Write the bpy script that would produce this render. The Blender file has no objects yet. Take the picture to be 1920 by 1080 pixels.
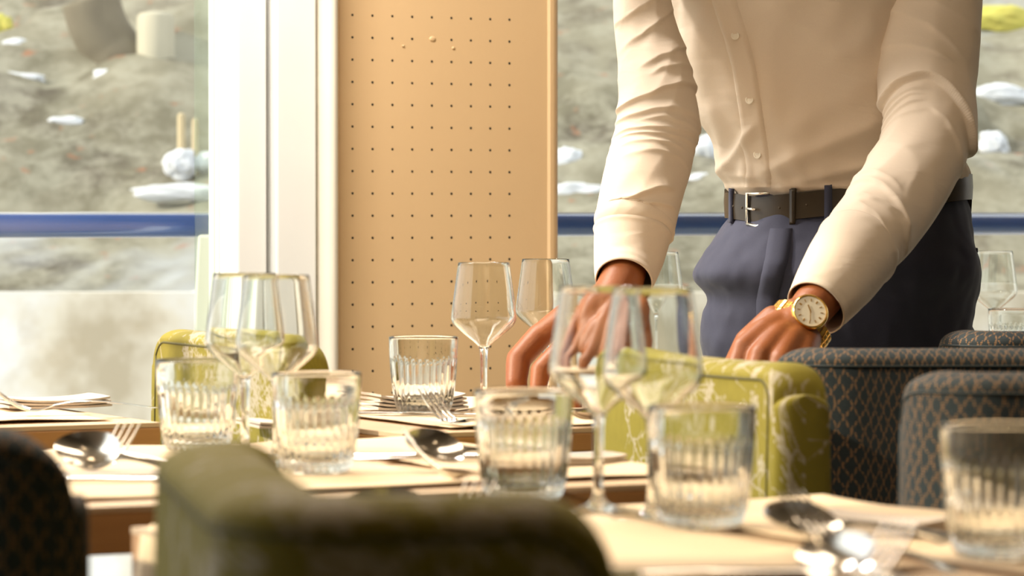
import bpy, bmesh, math, random
import numpy as np
from mathutils import Vector, Matrix, noise
random.seed(7)
PI = math.pi
C = bpy.context.scene.collection
sc = bpy.context.scene

# ------------------------------------------------------------ camera
F = 6400.0; CZ = 0.99; PITCH = math.atan(135 / F)
cam_d = bpy.data.cameras.new('camera'); cam = bpy.data.objects.new('camera', cam_d); C.objects.link(cam)
cam.location = (0, 0, CZ); cam.rotation_euler = (PI/2 - PITCH, 0, 0)
cam_d.sensor_width = 36; cam_d.lens = F / 1920 * 36; cam_d.clip_start = 0.05; cam_d.clip_end = 300
cam_d.dof.use_dof = True; cam_d.dof.focus_distance = 4.7; cam_d.dof.aperture_fstop = 9.2
sc.camera = cam
# ------------------------------------------------------------ light
wd = bpy.data.worlds.new('world'); sc.world = wd; wd.use_nodes = True
bg = wd.node_tree.nodes['Background']; bg.inputs[0].default_value = (1.0, 0.985, 0.95, 1); bg.inputs[1].default_value = 1.5
sd = bpy.data.lights.new('sun', 'SUN'); sd.energy = 3.6; sd.angle = math.radians(1.2); sd.color = (1.0, 0.86, 0.66)
sun = bpy.data.objects.new('sun', sd); C.objects.link(sun)
sun.rotation_euler = Vector((1.0, 0.14, -0.55)).to_track_quat('-Z', 'Y').to_euler()
sc.view_settings.view_transform = 'Standard'; sc.view_settings.look = 'None'
sc.view_settings.exposure = 0.25; sc.view_settings.gamma = 1.0; sc.view_settings.use_curve_mapping = False

# ------------------------------------------------------------ coordinates
CU, SU = math.cos(math.radians(28)), math.sin(math.radians(28))
U = Vector((CU, SU, 0)); N = Vector((-SU, CU, 0))          # along the window wall / towards it
TZ = 0.75
def V(px, py, Z):
    x = (px - 960) / F; y = -(py - 540) / F
    d = Vector((x, math.cos(PITCH) + y*math.sin(PITCH), -math.sin(PITCH) + y*math.cos(PITCH)))
    return Vector((0, 0, CZ)) + d * (Z / d.y)
def ST(s, t, z=0.0): return U*s + N*t + Vector((0, 0, z))
def s_of(px, t):
    k = (px - 960) / F; Z = t / (CU - SU*k); return CU*k*Z + SU*Z
def XT(px, Z, z=TZ): return Vector(((px - 960)/F*Z, Z, z))

# ------------------------------------------------------------ node helpers
MATS = {}
def mat(name):
    m = bpy.data.materials.new(name); m.use_nodes = True; m.node_tree.nodes.clear(); MATS[name] = m
    return m, m.node_tree
def nd(nt, typ, ins=None, **kw):
    n = nt.nodes.new(typ)
    for k, v in kw.items(): setattr(n, k, v)
    for k, v in (ins or {}).items():
        if isinstance(v, bpy.types.NodeSocket): nt.links.new(v, n.inputs[k])
        else: n.inputs[k].default_value = v
    return n
def mth(nt, op, a, b=None, c=None):
    d = {0: a}
    if b is not None: d[1] = b
    if c is not None: d[2] = c
    return nd(nt, 'ShaderNodeMath', d, operation=op).outputs[0]
def col(c): return (c[0], c[1], c[2], 1)
def mixc(nt, f, a, b):
    n = nt.nodes.new('ShaderNodeMix'); n.data_type = 'RGBA'
    for i, v in ((0, f), (6, a), (7, b)):
        if isinstance(v, bpy.types.NodeSocket): nt.links.new(v, n.inputs[i])
        else: n.inputs[i].default_value = v if i == 0 else col(v)
    return n.outputs[2]
def ramp(nt, f, stops):
    r = nd(nt, 'ShaderNodeValToRGB', {0: f}); e = r.color_ramp.elements
    while len(e) < len(stops): e.new(0.5)
    for q, (p, c) in zip(e, stops): q.position = p; q.color = col(c) if len(c) == 3 else c
    return r.outputs[0]
def fin(nt, base, rough=0.5, bump=None, bs=0.3, bd=0.001, **ins):
    d = {'Base Color': base if isinstance(base, bpy.types.NodeSocket) else col(base), 'Roughness': rough}
    for k, v in ins.items(): d[k.replace('_', ' ')] = v
    p = nd(nt, 'ShaderNodeBsdfPrincipled', d)
    if bump is not None:
        b = nd(nt, 'ShaderNodeBump', {'Height': bump, 'Strength': bs, 'Distance': bd}); nt.links.new(b.outputs[0], p.inputs['Normal'])
    nd(nt, 'ShaderNodeOutputMaterial', {0: p.outputs[0]}); return p
def ocoord(nt, sc_=(1, 1, 1)):
    t = nd(nt, 'ShaderNodeTexCoord'); m = nd(nt, 'ShaderNodeMapping', {0: t.outputs['Object'], 'Scale': sc_}); return m.outputs[0]
def nz(nt, v, scale, detail=3, rough=0.5, dist=0):
    return nd(nt, 'ShaderNodeTexNoise', {'Vector': v, 'Scale': scale, 'Detail': detail, 'Roughness': rough, 'Distortion': dist}).outputs[0]
def simple(name, c, rough=0.5, c2=None, scale=30, bs=0.0, bd=0.0005, **kw):
    m, nt = mat(name); v = ocoord(nt); n_ = nz(nt, v, scale)
    base = mixc(nt, n_, c, c2 or tuple(x*0.9 for x in c))
    fin(nt, base, rough, n_ if bs else None, bs, bd, **kw); return m

# materials
m_white = simple('white_paint', (0.86, 0.86, 0.83), 0.35, scale=6)
m_cream = simple('cream_paint', (0.80, 0.74, 0.62), 0.4, scale=8)
def m_panel_():
    m, nt = mat('tan_panel'); v = ocoord(nt)
    n1 = nz(nt, v, 3, 2); n2 = nz(nt, v, 260, 2)
    fin(nt, mixc(nt, n1, (0.74, 0.52, 0.285), (0.68, 0.465, 0.25)), 0.45, n2, 0.25, 0.0006); return m
m_panel = m_panel_()
m_side = simple('taupe_paint', (0.62, 0.50, 0.36), 0.5, scale=5)
m_hole = simple('dark_hole', (0.05, 0.035, 0.02), 0.8)
def m_wood_(name, a, b):
    m, nt = mat(name); v = ocoord(nt, (2, 22, 22)); n1 = nz(nt, v, 2.2, 6, 0.6, 0.6)
    v2 = ocoord(nt, (3, 90, 90)); n2 = nz(nt, v2, 2, 3)
    c = mixc(nt, mth(nt, 'MULTIPLY', n2, 0.5), mixc(nt, n1, a, b), tuple(x*0.8 for x in b))
    fin(nt, c, 0.42, n1, 0.1, 0.001); return m
m_wood = m_wood_('oak_tabletop', (0.78, 0.60, 0.42), (0.66, 0.46, 0.28))
m_edge = m_wood_('oak_edge_band', (0.62, 0.33, 0.13), (0.50, 0.25, 0.09))
m_leg = m_wood_('walnut_leg', (0.20, 0.11, 0.05), (0.12, 0.06, 0.03))
m_paper = simple('cream_paper', (0.85, 0.67, 0.46), 0.75, (0.80, 0.62, 0.41), 12, 0.15, 0.001)
m_napkin = simple('grey_linen_napkin', (0.66, 0.58, 0.50), 0.9, (0.58, 0.50, 0.43), 250, 0.2, 0.0004)
m_black = simple('black_metal', (0.03, 0.03, 0.03), 0.4)
m_steel = simple('polished_steel', (0.80, 0.78, 0.75), 0.17, (0.74, 0.72, 0.69), 60, Metallic=1.0)
m_gold = simple('polished_gold', (0.95, 0.62, 0.18), 0.2, (0.85, 0.52, 0.12), 90, Metallic=1.0)
m_dial = simple('cream_watch_dial', (0.85, 0.78, 0.62), 0.4)
m_buckle = simple('brushed_nickel', (0.75, 0.72, 0.66), 0.25, Metallic=1.0)
def m_glass_():
    m, nt = mat('clear_glass')
    g = nd(nt, 'ShaderNodeBsdfGlass', {'Color': (0.985, 0.995, 0.99, 1), 'Roughness': 0.0, 'IOR': 1.47})
    nd(nt, 'ShaderNodeOutputMaterial', {0: g.outputs[0]}); return m
m_glass = m_glass_()
def m_pane_():
    m, nt = mat('window_glass')
    tr = nd(nt, 'ShaderNodeBsdfTransparent', {0: (0.97, 0.99, 0.98, 1)}); gl = nd(nt, 'ShaderNodeBsdfGlossy', {'Roughness': 0.01})
    lw = nd(nt, 'ShaderNodeLayerWeight', {0: 0.5}); fr = nd(nt, 'ShaderNodeMath', {0: mth(nt, 'POWER', lw.outputs['Facing'], 5.0), 1: 0.5, 2: 0.015}, operation='MULTIPLY_ADD')
    mx = nd(nt, 'ShaderNodeMixShader', {0: fr.outputs[0], 1: tr.outputs[0], 2: gl.outputs[0]})
    nd(nt, 'ShaderNodeOutputMaterial', {0: mx.outputs[0]}); return m
m_pane = m_pane_()
m_tint, _nt = mat('tinted_glass_edge')
nd(_nt, 'ShaderNodeOutputMaterial', {0: nd(_nt, 'ShaderNodeMixShader', {0: 0.06, 1: nd(_nt, 'ShaderNodeBsdfTransparent', {0: (0.90, 0.94, 0.90, 1)}).outputs[0], 2: nd(_nt, 'ShaderNodeBsdfGlossy', {'Roughness': 0.05}).outputs[0]}).outputs[0]})
def m_skin_():
    m, nt = mat('brown_skin'); v = ocoord(nt); n1 = nz(nt, v, 22, 4); n2 = nz(nt, v, 320, 3)
    c = mixc(nt, n1, (0.30, 0.092, 0.020), (0.19, 0.050, 0.011))
    h = mth(nt, 'ADD', mth(nt, 'MULTIPLY', n2, 0.25), n1)
    fin(nt, c, 0.5, h, 0.5, 0.002, Subsurface_Weight=0.06, Subsurface_Radius=(0.6, 0.25, 0.12), Subsurface_Scale=0.008); return m
m_skin = m_skin_()
def m_shirt_():
    m, nt = mat('white_cotton_shirt'); v = ocoord(nt); n1 = nz(nt, v, 700, 2)
    n2 = nz(nt, ocoord(nt, (1, 1, 2.4)), 16, 2, 0.4, 0.8)
    h = mth(nt, 'ADD', mth(nt, 'MULTIPLY', n1, 0.04), n2)
    fin(nt, mixc(nt, n1, (0.655, 0.55, 0.44), (0.60, 0.505, 0.40)), 0.85, h, 0.3, 0.005); return m
m_shirt = m_shirt_()
def m_trouser_():
    m, nt = mat('navy_wool'); v = ocoord(nt); n1 = nz(nt, v, 900, 2); n2 = nz(nt, v, 14, 2)
    fin(nt, mixc(nt, n1, (0.020, 0.023, 0.048), (0.034, 0.038, 0.07)), 0.85, n2, 0.3, 0.006, Sheen_Weight=0.06); return m
m_trouser = m_trouser_()
m_belt = simple('dark_brown_leather', (0.018, 0.012, 0.006), 0.35, (0.032, 0.021, 0.010), 80, 0.2, 0.0005)
m_hair = simple('black_hair', (0.02, 0.015, 0.012), 0.6)
m_shoe = simple('black_leather', (0.02, 0.02, 0.02), 0.3)
m_bluerail = simple('blue_gloss_paint', (0.05, 0.13, 0.46), 0.25, (0.045, 0.11, 0.40), 5, Coat_Weight=1.0, Coat_Roughness=0.15, Coat_IOR=1.9)
m_floor = m_wood_('pale_floor_boards', (0.42, 0.42, 0.33), (0.35, 0.35, 0.27))
m_ceil = simple('ceiling_paint', (0.30, 0.23, 0.16), 0.8)
m_snow = simple('snow', (0.72, 0.76, 0.84), 0.7, (0.62, 0.66, 0.74), 6)
m_stake = simple('pale_wood_stake', (0.62, 0.52, 0.34), 0.8)
m_stone = simple('weathered_stone', (0.55, 0.52, 0.42), 0.9, (0.42, 0.40, 0.32), 8)
m_bark = simple('tree_bark', (0.14, 0.12, 0.09), 0.9, (0.22, 0.20, 0.15), 14)
m_leafy = simple('yellow_green_leaves', (0.42, 0.45, 0.10), 0.8, (0.60, 0.50, 0.12), 12)
def uvc(nt): return nd(nt, 'ShaderNodeUVMap', uv_map='fabric').outputs[0]
def m_green_():
    m, nt = mat('green_blossom_fabric'); uv = uvc(nt)
    sp = nd(nt, 'ShaderNodeSeparateXYZ', {0: uv})
    a = mth(nt, 'ADD', sp.outputs[0], sp.outputs[1]); b = mth(nt, 'MULTIPLY', sp.outputs[1], 1.0)
    w1 = mth(nt, 'ADD', mth(nt, 'MULTIPLY', mth(nt, 'SINE', mth(nt, 'MULTIPLY', a, 3000.0)), 0.5), 0.5)
    w2 = mth(nt, 'ADD', mth(nt, 'MULTIPLY', mth(nt, 'SINE', mth(nt, 'MULTIPLY', b, 4200.0)), 0.5), 0.5)
    w = mth(nt, 'MULTIPLY', w1, w2)
    n1 = nz(nt, uv, 60, 4)
    g = mixc(nt, n1, (0.215, 0.175, 0.010), (0.29, 0.245, 0.022)); g = mixc(nt, mth(nt, 'MULTIPLY', w, 0.55), g, (0.08, 0.07, 0.015))
    pat = nd(nt, 'ShaderNodeAttribute', attribute_name='pattern').outputs['Fac']
    pc = mixc(nt, mth(nt, 'MULTIPLY', w, 0.45), (0.44, 0.39, 0.29), (0.22, 0.18, 0.10))
    fin(nt, mixc(nt, pat, g, pc), 0.85, w, 0.3, 0.0006); return m
m_green = m_green_()
def m_bluefab_():
    m, nt = mat('teal_lattice_fabric'); uv = uvc(nt)
    dn = nz(nt, uv, 45, 2); sp = nd(nt, 'ShaderNodeSeparateXYZ', {0: uv})
    dd = mth(nt, 'MULTIPLY', mth(nt, 'SUBTRACT', dn, 0.5), 0.75)
    a = mth(nt, 'ADD', mth(nt, 'MULTIPLY', sp.outputs[0], 96.0), dd); b = mth(nt, 'MULTIPLY', sp.outputs[1], 40.0)
    def line(x, w):
        f = mth(nt, 'FRACT', x); p = mth(nt, 'ABSOLUTE', mth(nt, 'SUBTRACT', f, 0.5)); return mth(nt, 'LESS_THAN', p, w)
    l = mth(nt, 'MAXIMUM', line(mth(nt, 'ADD', a, b), 0.10), line(mth(nt, 'SUBTRACT', mth(nt, 'MULTIPLY', a, 1.13), b), 0.09))
    fine = mth(nt, 'GREATER_THAN', mth(nt, 'SINE', mth(nt, 'MULTIPLY', sp.outputs[1], 2600.0)), -0.3)
    fine2 = mth(nt, 'GREATER_THAN', mth(nt, 'SINE', mth(nt, 'MULTIPLY', sp.outputs[0], 2300.0)), -0.5)
    l = mth(nt, 'MULTIPLY', l, mth(nt, 'MULTIPLY', fine, fine2))
    base = mixc(nt, nz(nt, uv, 400, 2), (0.007, 0.011, 0.014), (0.02, 0.034, 0.039))
    fin(nt, mixc(nt, l, base, (0.27, 0.14, 0.055)), 0.85, fine, 0.2, 0.0004); return m
m_bluefab = m_bluefab_()
m_pipeg = simple('dark_green_piping', (0.13, 0.115, 0.03), 0.9, (0.04, 0.035, 0.01), 500)
m_pipeb = simple('dark_teal_piping', (0.02, 0.028, 0.03), 0.8)

# ------------------------------------------------------------ mesh helpers
def link(name, me, parent=None):
    o = bpy.data.objects.new(name, me); C.objects.link(o)
    if parent is not None: o.parent = parent
    return o
def obj(name, bm, m, parent=None, smooth=True, angle=None):
    me = bpy.data.meshes.new(name)
    bmesh.ops.recalc_face_normals(bm, faces=bm.faces)
    bm.to_mesh(me); bm.free()
    for x in (m if isinstance(m, (list, tuple)) else [m]): me.materials.append(x)
    if smooth:
        me.polygons.foreach_set('use_smooth', [True]*len(me.polygons))
        if angle: me.set_sharp_from_angle(angle=math.radians(angle))
    return link(name, me, parent)
def tag(o, label=None, cat=None, group=None, kind=None):
    if label: o['label'] = label
    if cat: o['category'] = cat
    if group: o['group'] = group
    if kind: o['kind'] = kind
    return o
def empty(name, loc, rz=0, label=None, cat=None, group=None):
    o = bpy.data.objects.new(name, None); o.empty_display_size = 0.05; C.objects.link(o); o.location = loc; o.rotation_euler = (0, 0, rz)
    return tag(o, label, cat, group)
def hexa(bm, pts, mi=0):
    vs = [bm.verts.new(p) for p in pts]
    for f in ((0,3,2,1),(4,5,6,7),(0,1,5,4),(1,2,6,5),(2,3,7,6),(3,0,4,7)):
        bm.faces.new([vs[i] for i in f]).material_index = mi
    return vs
def bx(bm, x0, x1, y0, y1, z0, z1, mi=0):
    return hexa(bm, [(x0,y0,z0),(x1,y0,z0),(x1,y1,z0),(x0,y1,z0),(x0,y0,z1),(x1,y0,z1),(x1,y1,z1),(x0,y1,z1)], mi)
def bxst(bm, s0, s1, t0, t1, z0, z1, mi=0):
    return hexa(bm, [ST(s0,t0,z0),ST(s1,t0,z0),ST(s1,t1,z0),ST(s0,t1,z0),ST(s0,t0,z1),ST(s1,t0,z1),ST(s1,t1,z1),ST(s0,t1,z1)], mi)
def bevel(o, w=0.003, seg=2):
    b = o.modifiers.new('bevel', 'BEVEL'); b.width = w; b.segments = seg; b.limit_method = 'ANGLE'; return o
def loft(bm, rings, cap=True, closed=True, mi=0):
    R = [[bm.verts.new(p) for p in r] for r in rings]; n = len(R[0])
    for a, b in zip(R, R[1:]):
        for i in range(n if closed else n-1):
            j = (i+1) % n; bm.faces.new((a[i], a[j], b[j], b[i])).material_index = mi
    if cap:
        for r in (R[0], R[-1]):
            try: bm.faces.new(r).material_index = mi
            except ValueError: pass
    return R
def lathe(bm, prof, seg=48, mi=0, rf=None):
    """prof: (r, z) list, first and last at r=0 for a closed solid."""
    rows = []
    for r, z in prof:
        if r < 1e-6: rows.append([bm.verts.new((0, 0, z))])
        else: rows.append([bm.verts.new(((rf(r, z, 2*PI*i/seg) if rf else r)*math.cos(2*PI*i/seg), (rf(r, z, 2*PI*i/seg) if rf else r)*math.sin(2*PI*i/seg), z)) for i in range(seg)])
    for a, b in zip(rows, rows[1:]):
        for i in range(seg):
            j = (i+1) % seg
            if len(a) == 1 and len(b) == 1: continue
            if len(a) == 1: f = bm.faces.new((a[0], b[i], b[j]))
            elif len(b) == 1: f = bm.faces.new((a[i], b[0], a[j]))
            else: f = bm.faces.new((a[i], b[i], b[j], a[j]))
            f.material_index = mi
def cr(pts, n):
    """Catmull-Rom through tuples"""
    P = [np.array(p, float) for p in pts]; P = [2*P[0]-P[1]] + P + [2*P[-1]-P[-2]]; out = []
    for i in range(1, len(P)-2):
        for k in range(n):
            t = k/n; a, b, c, d = P[i-1], P[i], P[i+1], P[i+2]
            out.append(0.5*((2*b)+(-a+c)*t+(2*a-5*b+4*c-d)*t*t+(-a+3*b-3*c+d)*t**3))
    out.append(P[-2]); return out
def tube(bm, pts, r, seg=10, cap=True, mi=0):
    pts = [Vector(p) for p in pts]; rr = r if isinstance(r, (list, tuple)) else [r]*len(pts)
    up = Vector((0, 0, 1)); rings = []
    t0 = (pts[1]-pts[0]).normalized(); x = t0.cross(up)
    if x.length < 1e-3: x = t0.cross(Vector((1, 0, 0)))
    x.normalize()
    for i, p in enumerate(pts):
        t = (pts[min(i+1, len(pts)-1)] - pts[max(i-1, 0)]).normalized()
        x = (x - t*x.dot(t)).normalized(); y = t.cross(x)
        rings.append([p + (x*math.cos(2*PI*k/seg) + y*math.sin(2*PI*k/seg))*rr[i] for k in range(seg)])
    return loft(bm, rings, cap, mi=mi)
def capsule(bm, a, b, ra, rb, seg=20):
    a, b = Vector(a), Vector(b); d = b-a; L = d.length; t = d/L if L > 1e-6 else Vector((0, 0, 1))
    pts, rr = [], []
    for k in range(6): q = PI/2*k/6; pts.append(a - t*ra*math.cos(q)); rr.append(max(ra*math.sin(q), 1e-4))
    for k in range(5): f = k/4; pts.append(a.lerp(b, f)); rr.append(ra+(rb-ra)*f)
    for k in range(1, 7): q = PI/2*(1-k/6); pts.append(b + t*rb*math.cos(q)); rr.append(max(rb*math.sin(q), 1e-4))
    x = t.orthogonal().normalized(); y = t.cross(x)
    loft(bm, [[p + (x*math.cos(2*PI*k/seg)+y*math.sin(2*PI*k/seg))*r for k in range(seg)] for p, r in zip(pts, rr)])
def chain(bm, pts, rs):
    for i in range(len(pts)-1): capsule(bm, pts[i], pts[i+1], rs[i], rs[i+1])
def ellipsoid(bm, c, rx, ry, rz, rot=None):
    M = Matrix.Translation(c) @ (rot.to_4x4() if rot else Matrix.Identity(4)) @ Matrix.Diagonal((rx, ry, rz, 1))
    bmesh.ops.create_uvsphere(bm, u_segments=24, v_segments=16, radius=1, matrix=M)
def sm(x, a, b):
    t = min(max((x-a)/(b-a), 0), 1); return t*t*(3-2*t)

# ------------------------------------------------------------ the room
WT = 5.1
bm = bmesh.new(); bx(bm, -2.3, 5.5, -4, 7.7, -0.05, 0); tag(obj('floor', bm, m_floor, smooth=False), kind='structure', label='pale floor of the dining room')
bm = bmesh.new(); bx(bm, -2.3, 5.5, -4, 7.7, 2.45, 2.55); tag(obj('ceiling', bm, m_ceil, smooth=False), kind='structure')
bm = bmesh.new(); bx(bm, -2.3, 5.5, -4.1, -4, 0, 2.45); tag(obj('wall_front', bm, m_ceil, smooth=False), kind='structure')
bm = bmesh.new(); bx(bm, 5.5, 5.6, -4.1, 7.7, 0, 2.45); tag(obj('wall_right', bm, m_ceil, smooth=False), kind='structure')
LW = 1.95
bm = bmesh.new(); bx(bm, -2.4, -2.3, -4.1, LW, 0, 2.45); bx(bm, -2.4, -2.3, LW, 3.9, 0, 0.3); tag(obj('wall_left', bm, m_ceil, smooth=False), kind='structure')
bm = bmesh.new(); bx(bm, -2.38, -2.32, LW, LW+0.06, 0.3, 2.45); bx(bm, -2.38, -2.32, 3.84, 3.9, 0.3, 2.45); wl3 = tag(obj('window_3', bm, m_white, smooth=False), kind='structure')
bm = bmesh.new(); bx(bm, -2.353, -2.347, LW+0.06, 3.84, 0.3, 2.45); obj('window_pane', bm, m_pane, wl3, smooth=False)
S = lambda px: s_of(px, WT)
# window frames, left of the column
def window(name, s0, s1, label):
    bm = bmesh.new()
    bxst(bm, s0, s1, WT-0.02, WT+0.05, 0.0, 0.06); bxst(bm, s0, s1, WT-0.02, WT+0.05, 2.35, 2.45)
    w = tag(bevel(obj(name, bm, m_white, smooth=False)), kind='structure', label=label)
    bm = bmesh.new(); bxst(bm, s0, s1, WT+0.01, WT+0.016, 0.06, 2.35); obj('window_pane', bm, m_pane, w, smooth=False)
    return w
w1 = window('window_1', S(-1500), S(417), 'tall window left of the perforated column')
bm = bmesh.new(); bxst(bm, S(380), S(417), WT+0.03, WT+0.034, 0.06, 2.35); obj('glass_edge', bm, m_tint, w1, smooth=False)
bm = bmesh.new()
bxst(bm, S(417), S(473), WT-0.06, WT+0.06, 0, 2.45); bxst(bm, S(483), S(558), WT-0.075, WT+0.06, 0, 2.45)
bevel(obj('window_frame', bm, m_white, w1, smooth=False), 0.004)
bm = bmesh.new(); bxst(bm, S(473)-0.002, S(483)+0.002, WT-0.02, WT+0.05, 0, 2.45); obj('window_seal', bm, m_side, w1, smooth=False)
w2 = window('window_2', S(1029), S(3200), 'tall window behind the waiter')
# rounded pilaster between frame and panel
bm = bmesh.new(); s0, s1 = S(562), S(601); cs, hw = (s0+s1)/2, (s1-s0)/2
prof = [(cs + hw*math.cos(PI*k/16), WT-0.045 - 0.05*math.sin(PI*k/16)) for k in range(17)] + [(s0, WT+0.08), (s1, WT+0.08)]
loft(bm, [[ST(a, b, z) for a, b in prof] for z in (0, 2.45)])
tag(obj('trim_1', bm, m_cream, angle=40), kind='structure', label='rounded cream trim beside the white window frame')
# perforated column
def perforated():
    bm = bmesh.new(); s0, s1 = S(602), S(1027); t0 = WT-0.05
    a = [(s0, WT+0.1), (s0, t0+0.004), (s0+0.003, t0), (s0+0.010, t0), (s0+0.013, t0+0.004), (s1-0.026, t0+0.004), (s1-0.022, t0), (s1-0.016, t0)]
    for k in range(7): q = PI/2*k/6; a.append((s1-0.016+0.016*math.sin(q), t0+0.022-0.022*math.cos(q)))
    a.append((s1, WT+0.1))
    loft(bm, [[ST(x, y, z) for x, y in a] for z in (0, 2.45)])
    o = obj('wall_column', bm, m_panel, angle=25)
    bm = bmesh.new(); tp = t0 + 0.004
    pitch = (s_of(955, tp)-s_of(661, tp))/8; sa = s_of(661, tp)
    Z0 = tp/(CU - SU*(661-960)/F); zt = V(661, 28, Z0).z; dz = (V(661, 28, Z0).z - V(661, 738, Z0).z)/17.0
    for i in range(9):
        for j in range(-14, 30):
            z = zt - j*dz; s = sa + i*pitch
            if z < 0.05 or z > 2.4 or (j == 1 and i == 4): continue
            c = ST(s, tp-0.0004, z)
            ring = [c + U*0.0021*math.cos(2*PI*k/10) + Vector((0, 0, 0.0021*math.sin(2*PI*k/10))) for k in range(10)]
            ring2 = [c + N*0.0005 + (p-c)*1.0 for p in ring]
            loft(bm, [ring, ring2])
    obj('perforation', bm, m_hole, o, smooth=False)
    bm = bmesh.new()
    for px, py, r in ((811, 73, 0.006), (850, 90, 0.003), (756, 86, 0.0028)):
        Zp = tp/(CU - SU*(px-960)/F); p = V(px, py, Zp)
        ellipsoid(bm, p, r, 0.0022, r*0.75, Matrix.Rotation(math.radians(28), 3, 'Z'))
    obj('plaster_blob', bm, m_panel, o)
    tag(o, kind='structure', label='tan perforated column panel between the two windows')
perforated()
# ceiling lights (real lamps over the tables)
for i, (x, y) in enumerate(((-1.2, 1.5), (0.6, 1.2), (-0.9, 3.4), (0.9, 3.2), (-0.3, 2.4), (2.2, 2.6), (2.0, 4.6), (0.2, 4.9))):
    t = empty('ceiling_light', (x, y, 2.45), 0, 'recessed warm ceiling spotlight above the dining tables', 'ceiling light', 'recessed ceiling spotlights')
    bm = bmesh.new(); lathe(bm, [(0, 0), (0.06, 0), (0.06, -0.012), (0.045, -0.012), (0.045, -0.004), (0, -0.004)], 32); obj('light_frame', bm, m_white, t, angle=30)
    if 'bulb' not in MATS:
        mb, nt = mat('bulb'); e = nd(nt, 'ShaderNodeEmission', {0: (1, 0.72, 0.42, 1), 1: 55.0}); nd(nt, 'ShaderNodeOutputMaterial', {0: e.outputs[0]})
    bm = bmesh.new(); lathe(bm, [(0, -0.0045), (0.042, -0.0045), (0.042, -0.008), (0, -0.008)], 24); obj('light_diffuser', bm, MATS['bulb'], t, angle=30)
# unseen area lamp added as soft warm fill for the tables and waiter
t = empty('fill_lamp', (0.1, 2.9, 2.42), math.radians(28), 'added fill lamp over the middle tables, out of view', 'fill lamp')
bm = bmesh.new(); bx(bm, -0.9, 0.9, -0.25, 0.25, 0, 0.03); obj('fill_housing', bm, m_white, t, smooth=False)
la = bpy.data.lights.new('fill_glow', 'AREA'); la.shape = 'RECTANGLE'; la.size = 1.7; la.size_y = 0.45; la.energy = 18; la.color = (1, 0.80, 0.58)
lo = bpy.data.objects.new('fill_glow', la); C.objects.link(lo); lo.location = (0, 0, -0.005); lo.parent = t

t = empty('fill_lamp', (-0.75, 4.55, 2.42), math.radians(28), 'added wall washing fill lamp in front of the perforated column, out of view', 'fill lamp')  # unseen lamp added to brighten the column panel and window frames
bm = bmesh.new(); bx(bm, -0.7, 0.7, -0.08, 0.08, 0, 0.03); obj('fill_housing', bm, m_white, t, smooth=False)
la = bpy.data.lights.new('fill_glow', 'AREA'); la.shape = 'RECTANGLE'; la.size = 1.3; la.size_y = 0.14; la.energy = 62; la.color = (1, 0.92, 0.83)
lo = bpy.data.objects.new('fill_glow', la); C.objects.link(lo); lo.location = (0, 0, -0.005); lo.parent = t

# ------------------------------------------------------------ outdoors
def bank_z(y): return -0.02 + 0.50*(y-9.6) if y > 9.6 else -0.02
def bank():
    bm = bmesh.new(); nx, ny = 150, 130; G = []
    for j in range(ny):
        y = 9.68 + 16*(j/(ny-1))**1.3; row = []
        for i in range(nx):
            x = -7 + 16*i/(nx-1); p = Vector((x*1.3, y*1.3, 0))
            z = 0.76 + 0.44*(y-9.68) + 0.16*sm(y, 9.6, 10.6)*noise.fractal(p, 0.9, 2.2, 5) + 0.05*abs(noise.noise(p*3.1))
            row.append(bm.verts.new((x, y, z)))
        G.append(row)
    for j in range(ny-1):
        for i in range(nx-1): bm.faces.new((G[j][i], G[j][i+1], G[j+1][i+1], G[j+1][i]))
    m, nt = mat('rocky_bank'); v = ocoord(nt)
    n1 = nz(nt, v, 1.1, 6, 0.62); n2 = nz(nt, v, 7.5, 5, 0.7); n3 = nz(nt, v, 0.7, 4, 0.6, 0.6); n4 = nz(nt, v, 12, 2)
    c = ramp(nt, n1, [(0.34, (0.06, 0.045, 0.035)), (0.44, (0.15, 0.14, 0.10)), (0.55, (0.24, 0.225, 0.17)), (0.66, (0.07, 0.052, 0.04))])
    c = mixc(nt, ramp(nt, n2, [(0.42, (0, 0, 0)), (0.62, (0.75, 0.75, 0.75))]), c, (0.33, 0.32, 0.26))
    c = mixc(nt, ramp(nt, n4, [(0.66, (0, 0, 0)), (0.74, (0.8, 0.8, 0.8))]), c, (0.30, 0.13, 0.07))
    c = mixc(nt, ramp(nt, n3, [(0.60, (0, 0, 0)), (0.68, (0.7, 0.7, 0.7))]), c, (0.48, 0.51, 0.55))
    fin(nt, c, 0.95)
    tag(obj('hillside', bm, m), kind='structure', label='rocky bank with patches of snow outside the windows')
    bm = bmesh.new(); bx(bm, -7, 9, 5.9, 10.4, -0.6, -0.35)
    bm2 = bmesh.new(); bx(bm2, -7, 9, 9.6, 9.7, -0.6, 0.775)
    m, nt = mat('pale_quay_stone'); v = ocoord(nt); n1 = nz(nt, v, 1.6, 5, 0.6); n2 = nz(nt, v, 6, 3)
    c = ramp(nt, n1, [(0.38, (0.50, 0.45, 0.36)), (0.48, (0.74, 0.71, 0.64)), (0.60, (0.84, 0.87, 0.92))])
    c = mixc(nt, ramp(nt, n2, [(0.60, (0, 0, 0)), (0.75, (0.5, 0.5, 0.5))]), c, (0.48, 0.40, 0.28)); fin(nt, c, 0.9)
    tag(obj('path', bm, m, smooth=False), kind='structure'); tag(obj('low_wall', bm2, m, smooth=False), kind='structure', label='pale low stone wall at the foot of the bank')
bank()
def bankhit(px, py):
    for k in range(600):
        Z = 9.8 + k*0.02; p = V(px, py, Z)
        if p.z <= 0.76 + 0.44*(p.y-9.68): return p
    return V(px, py, 20)
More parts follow.
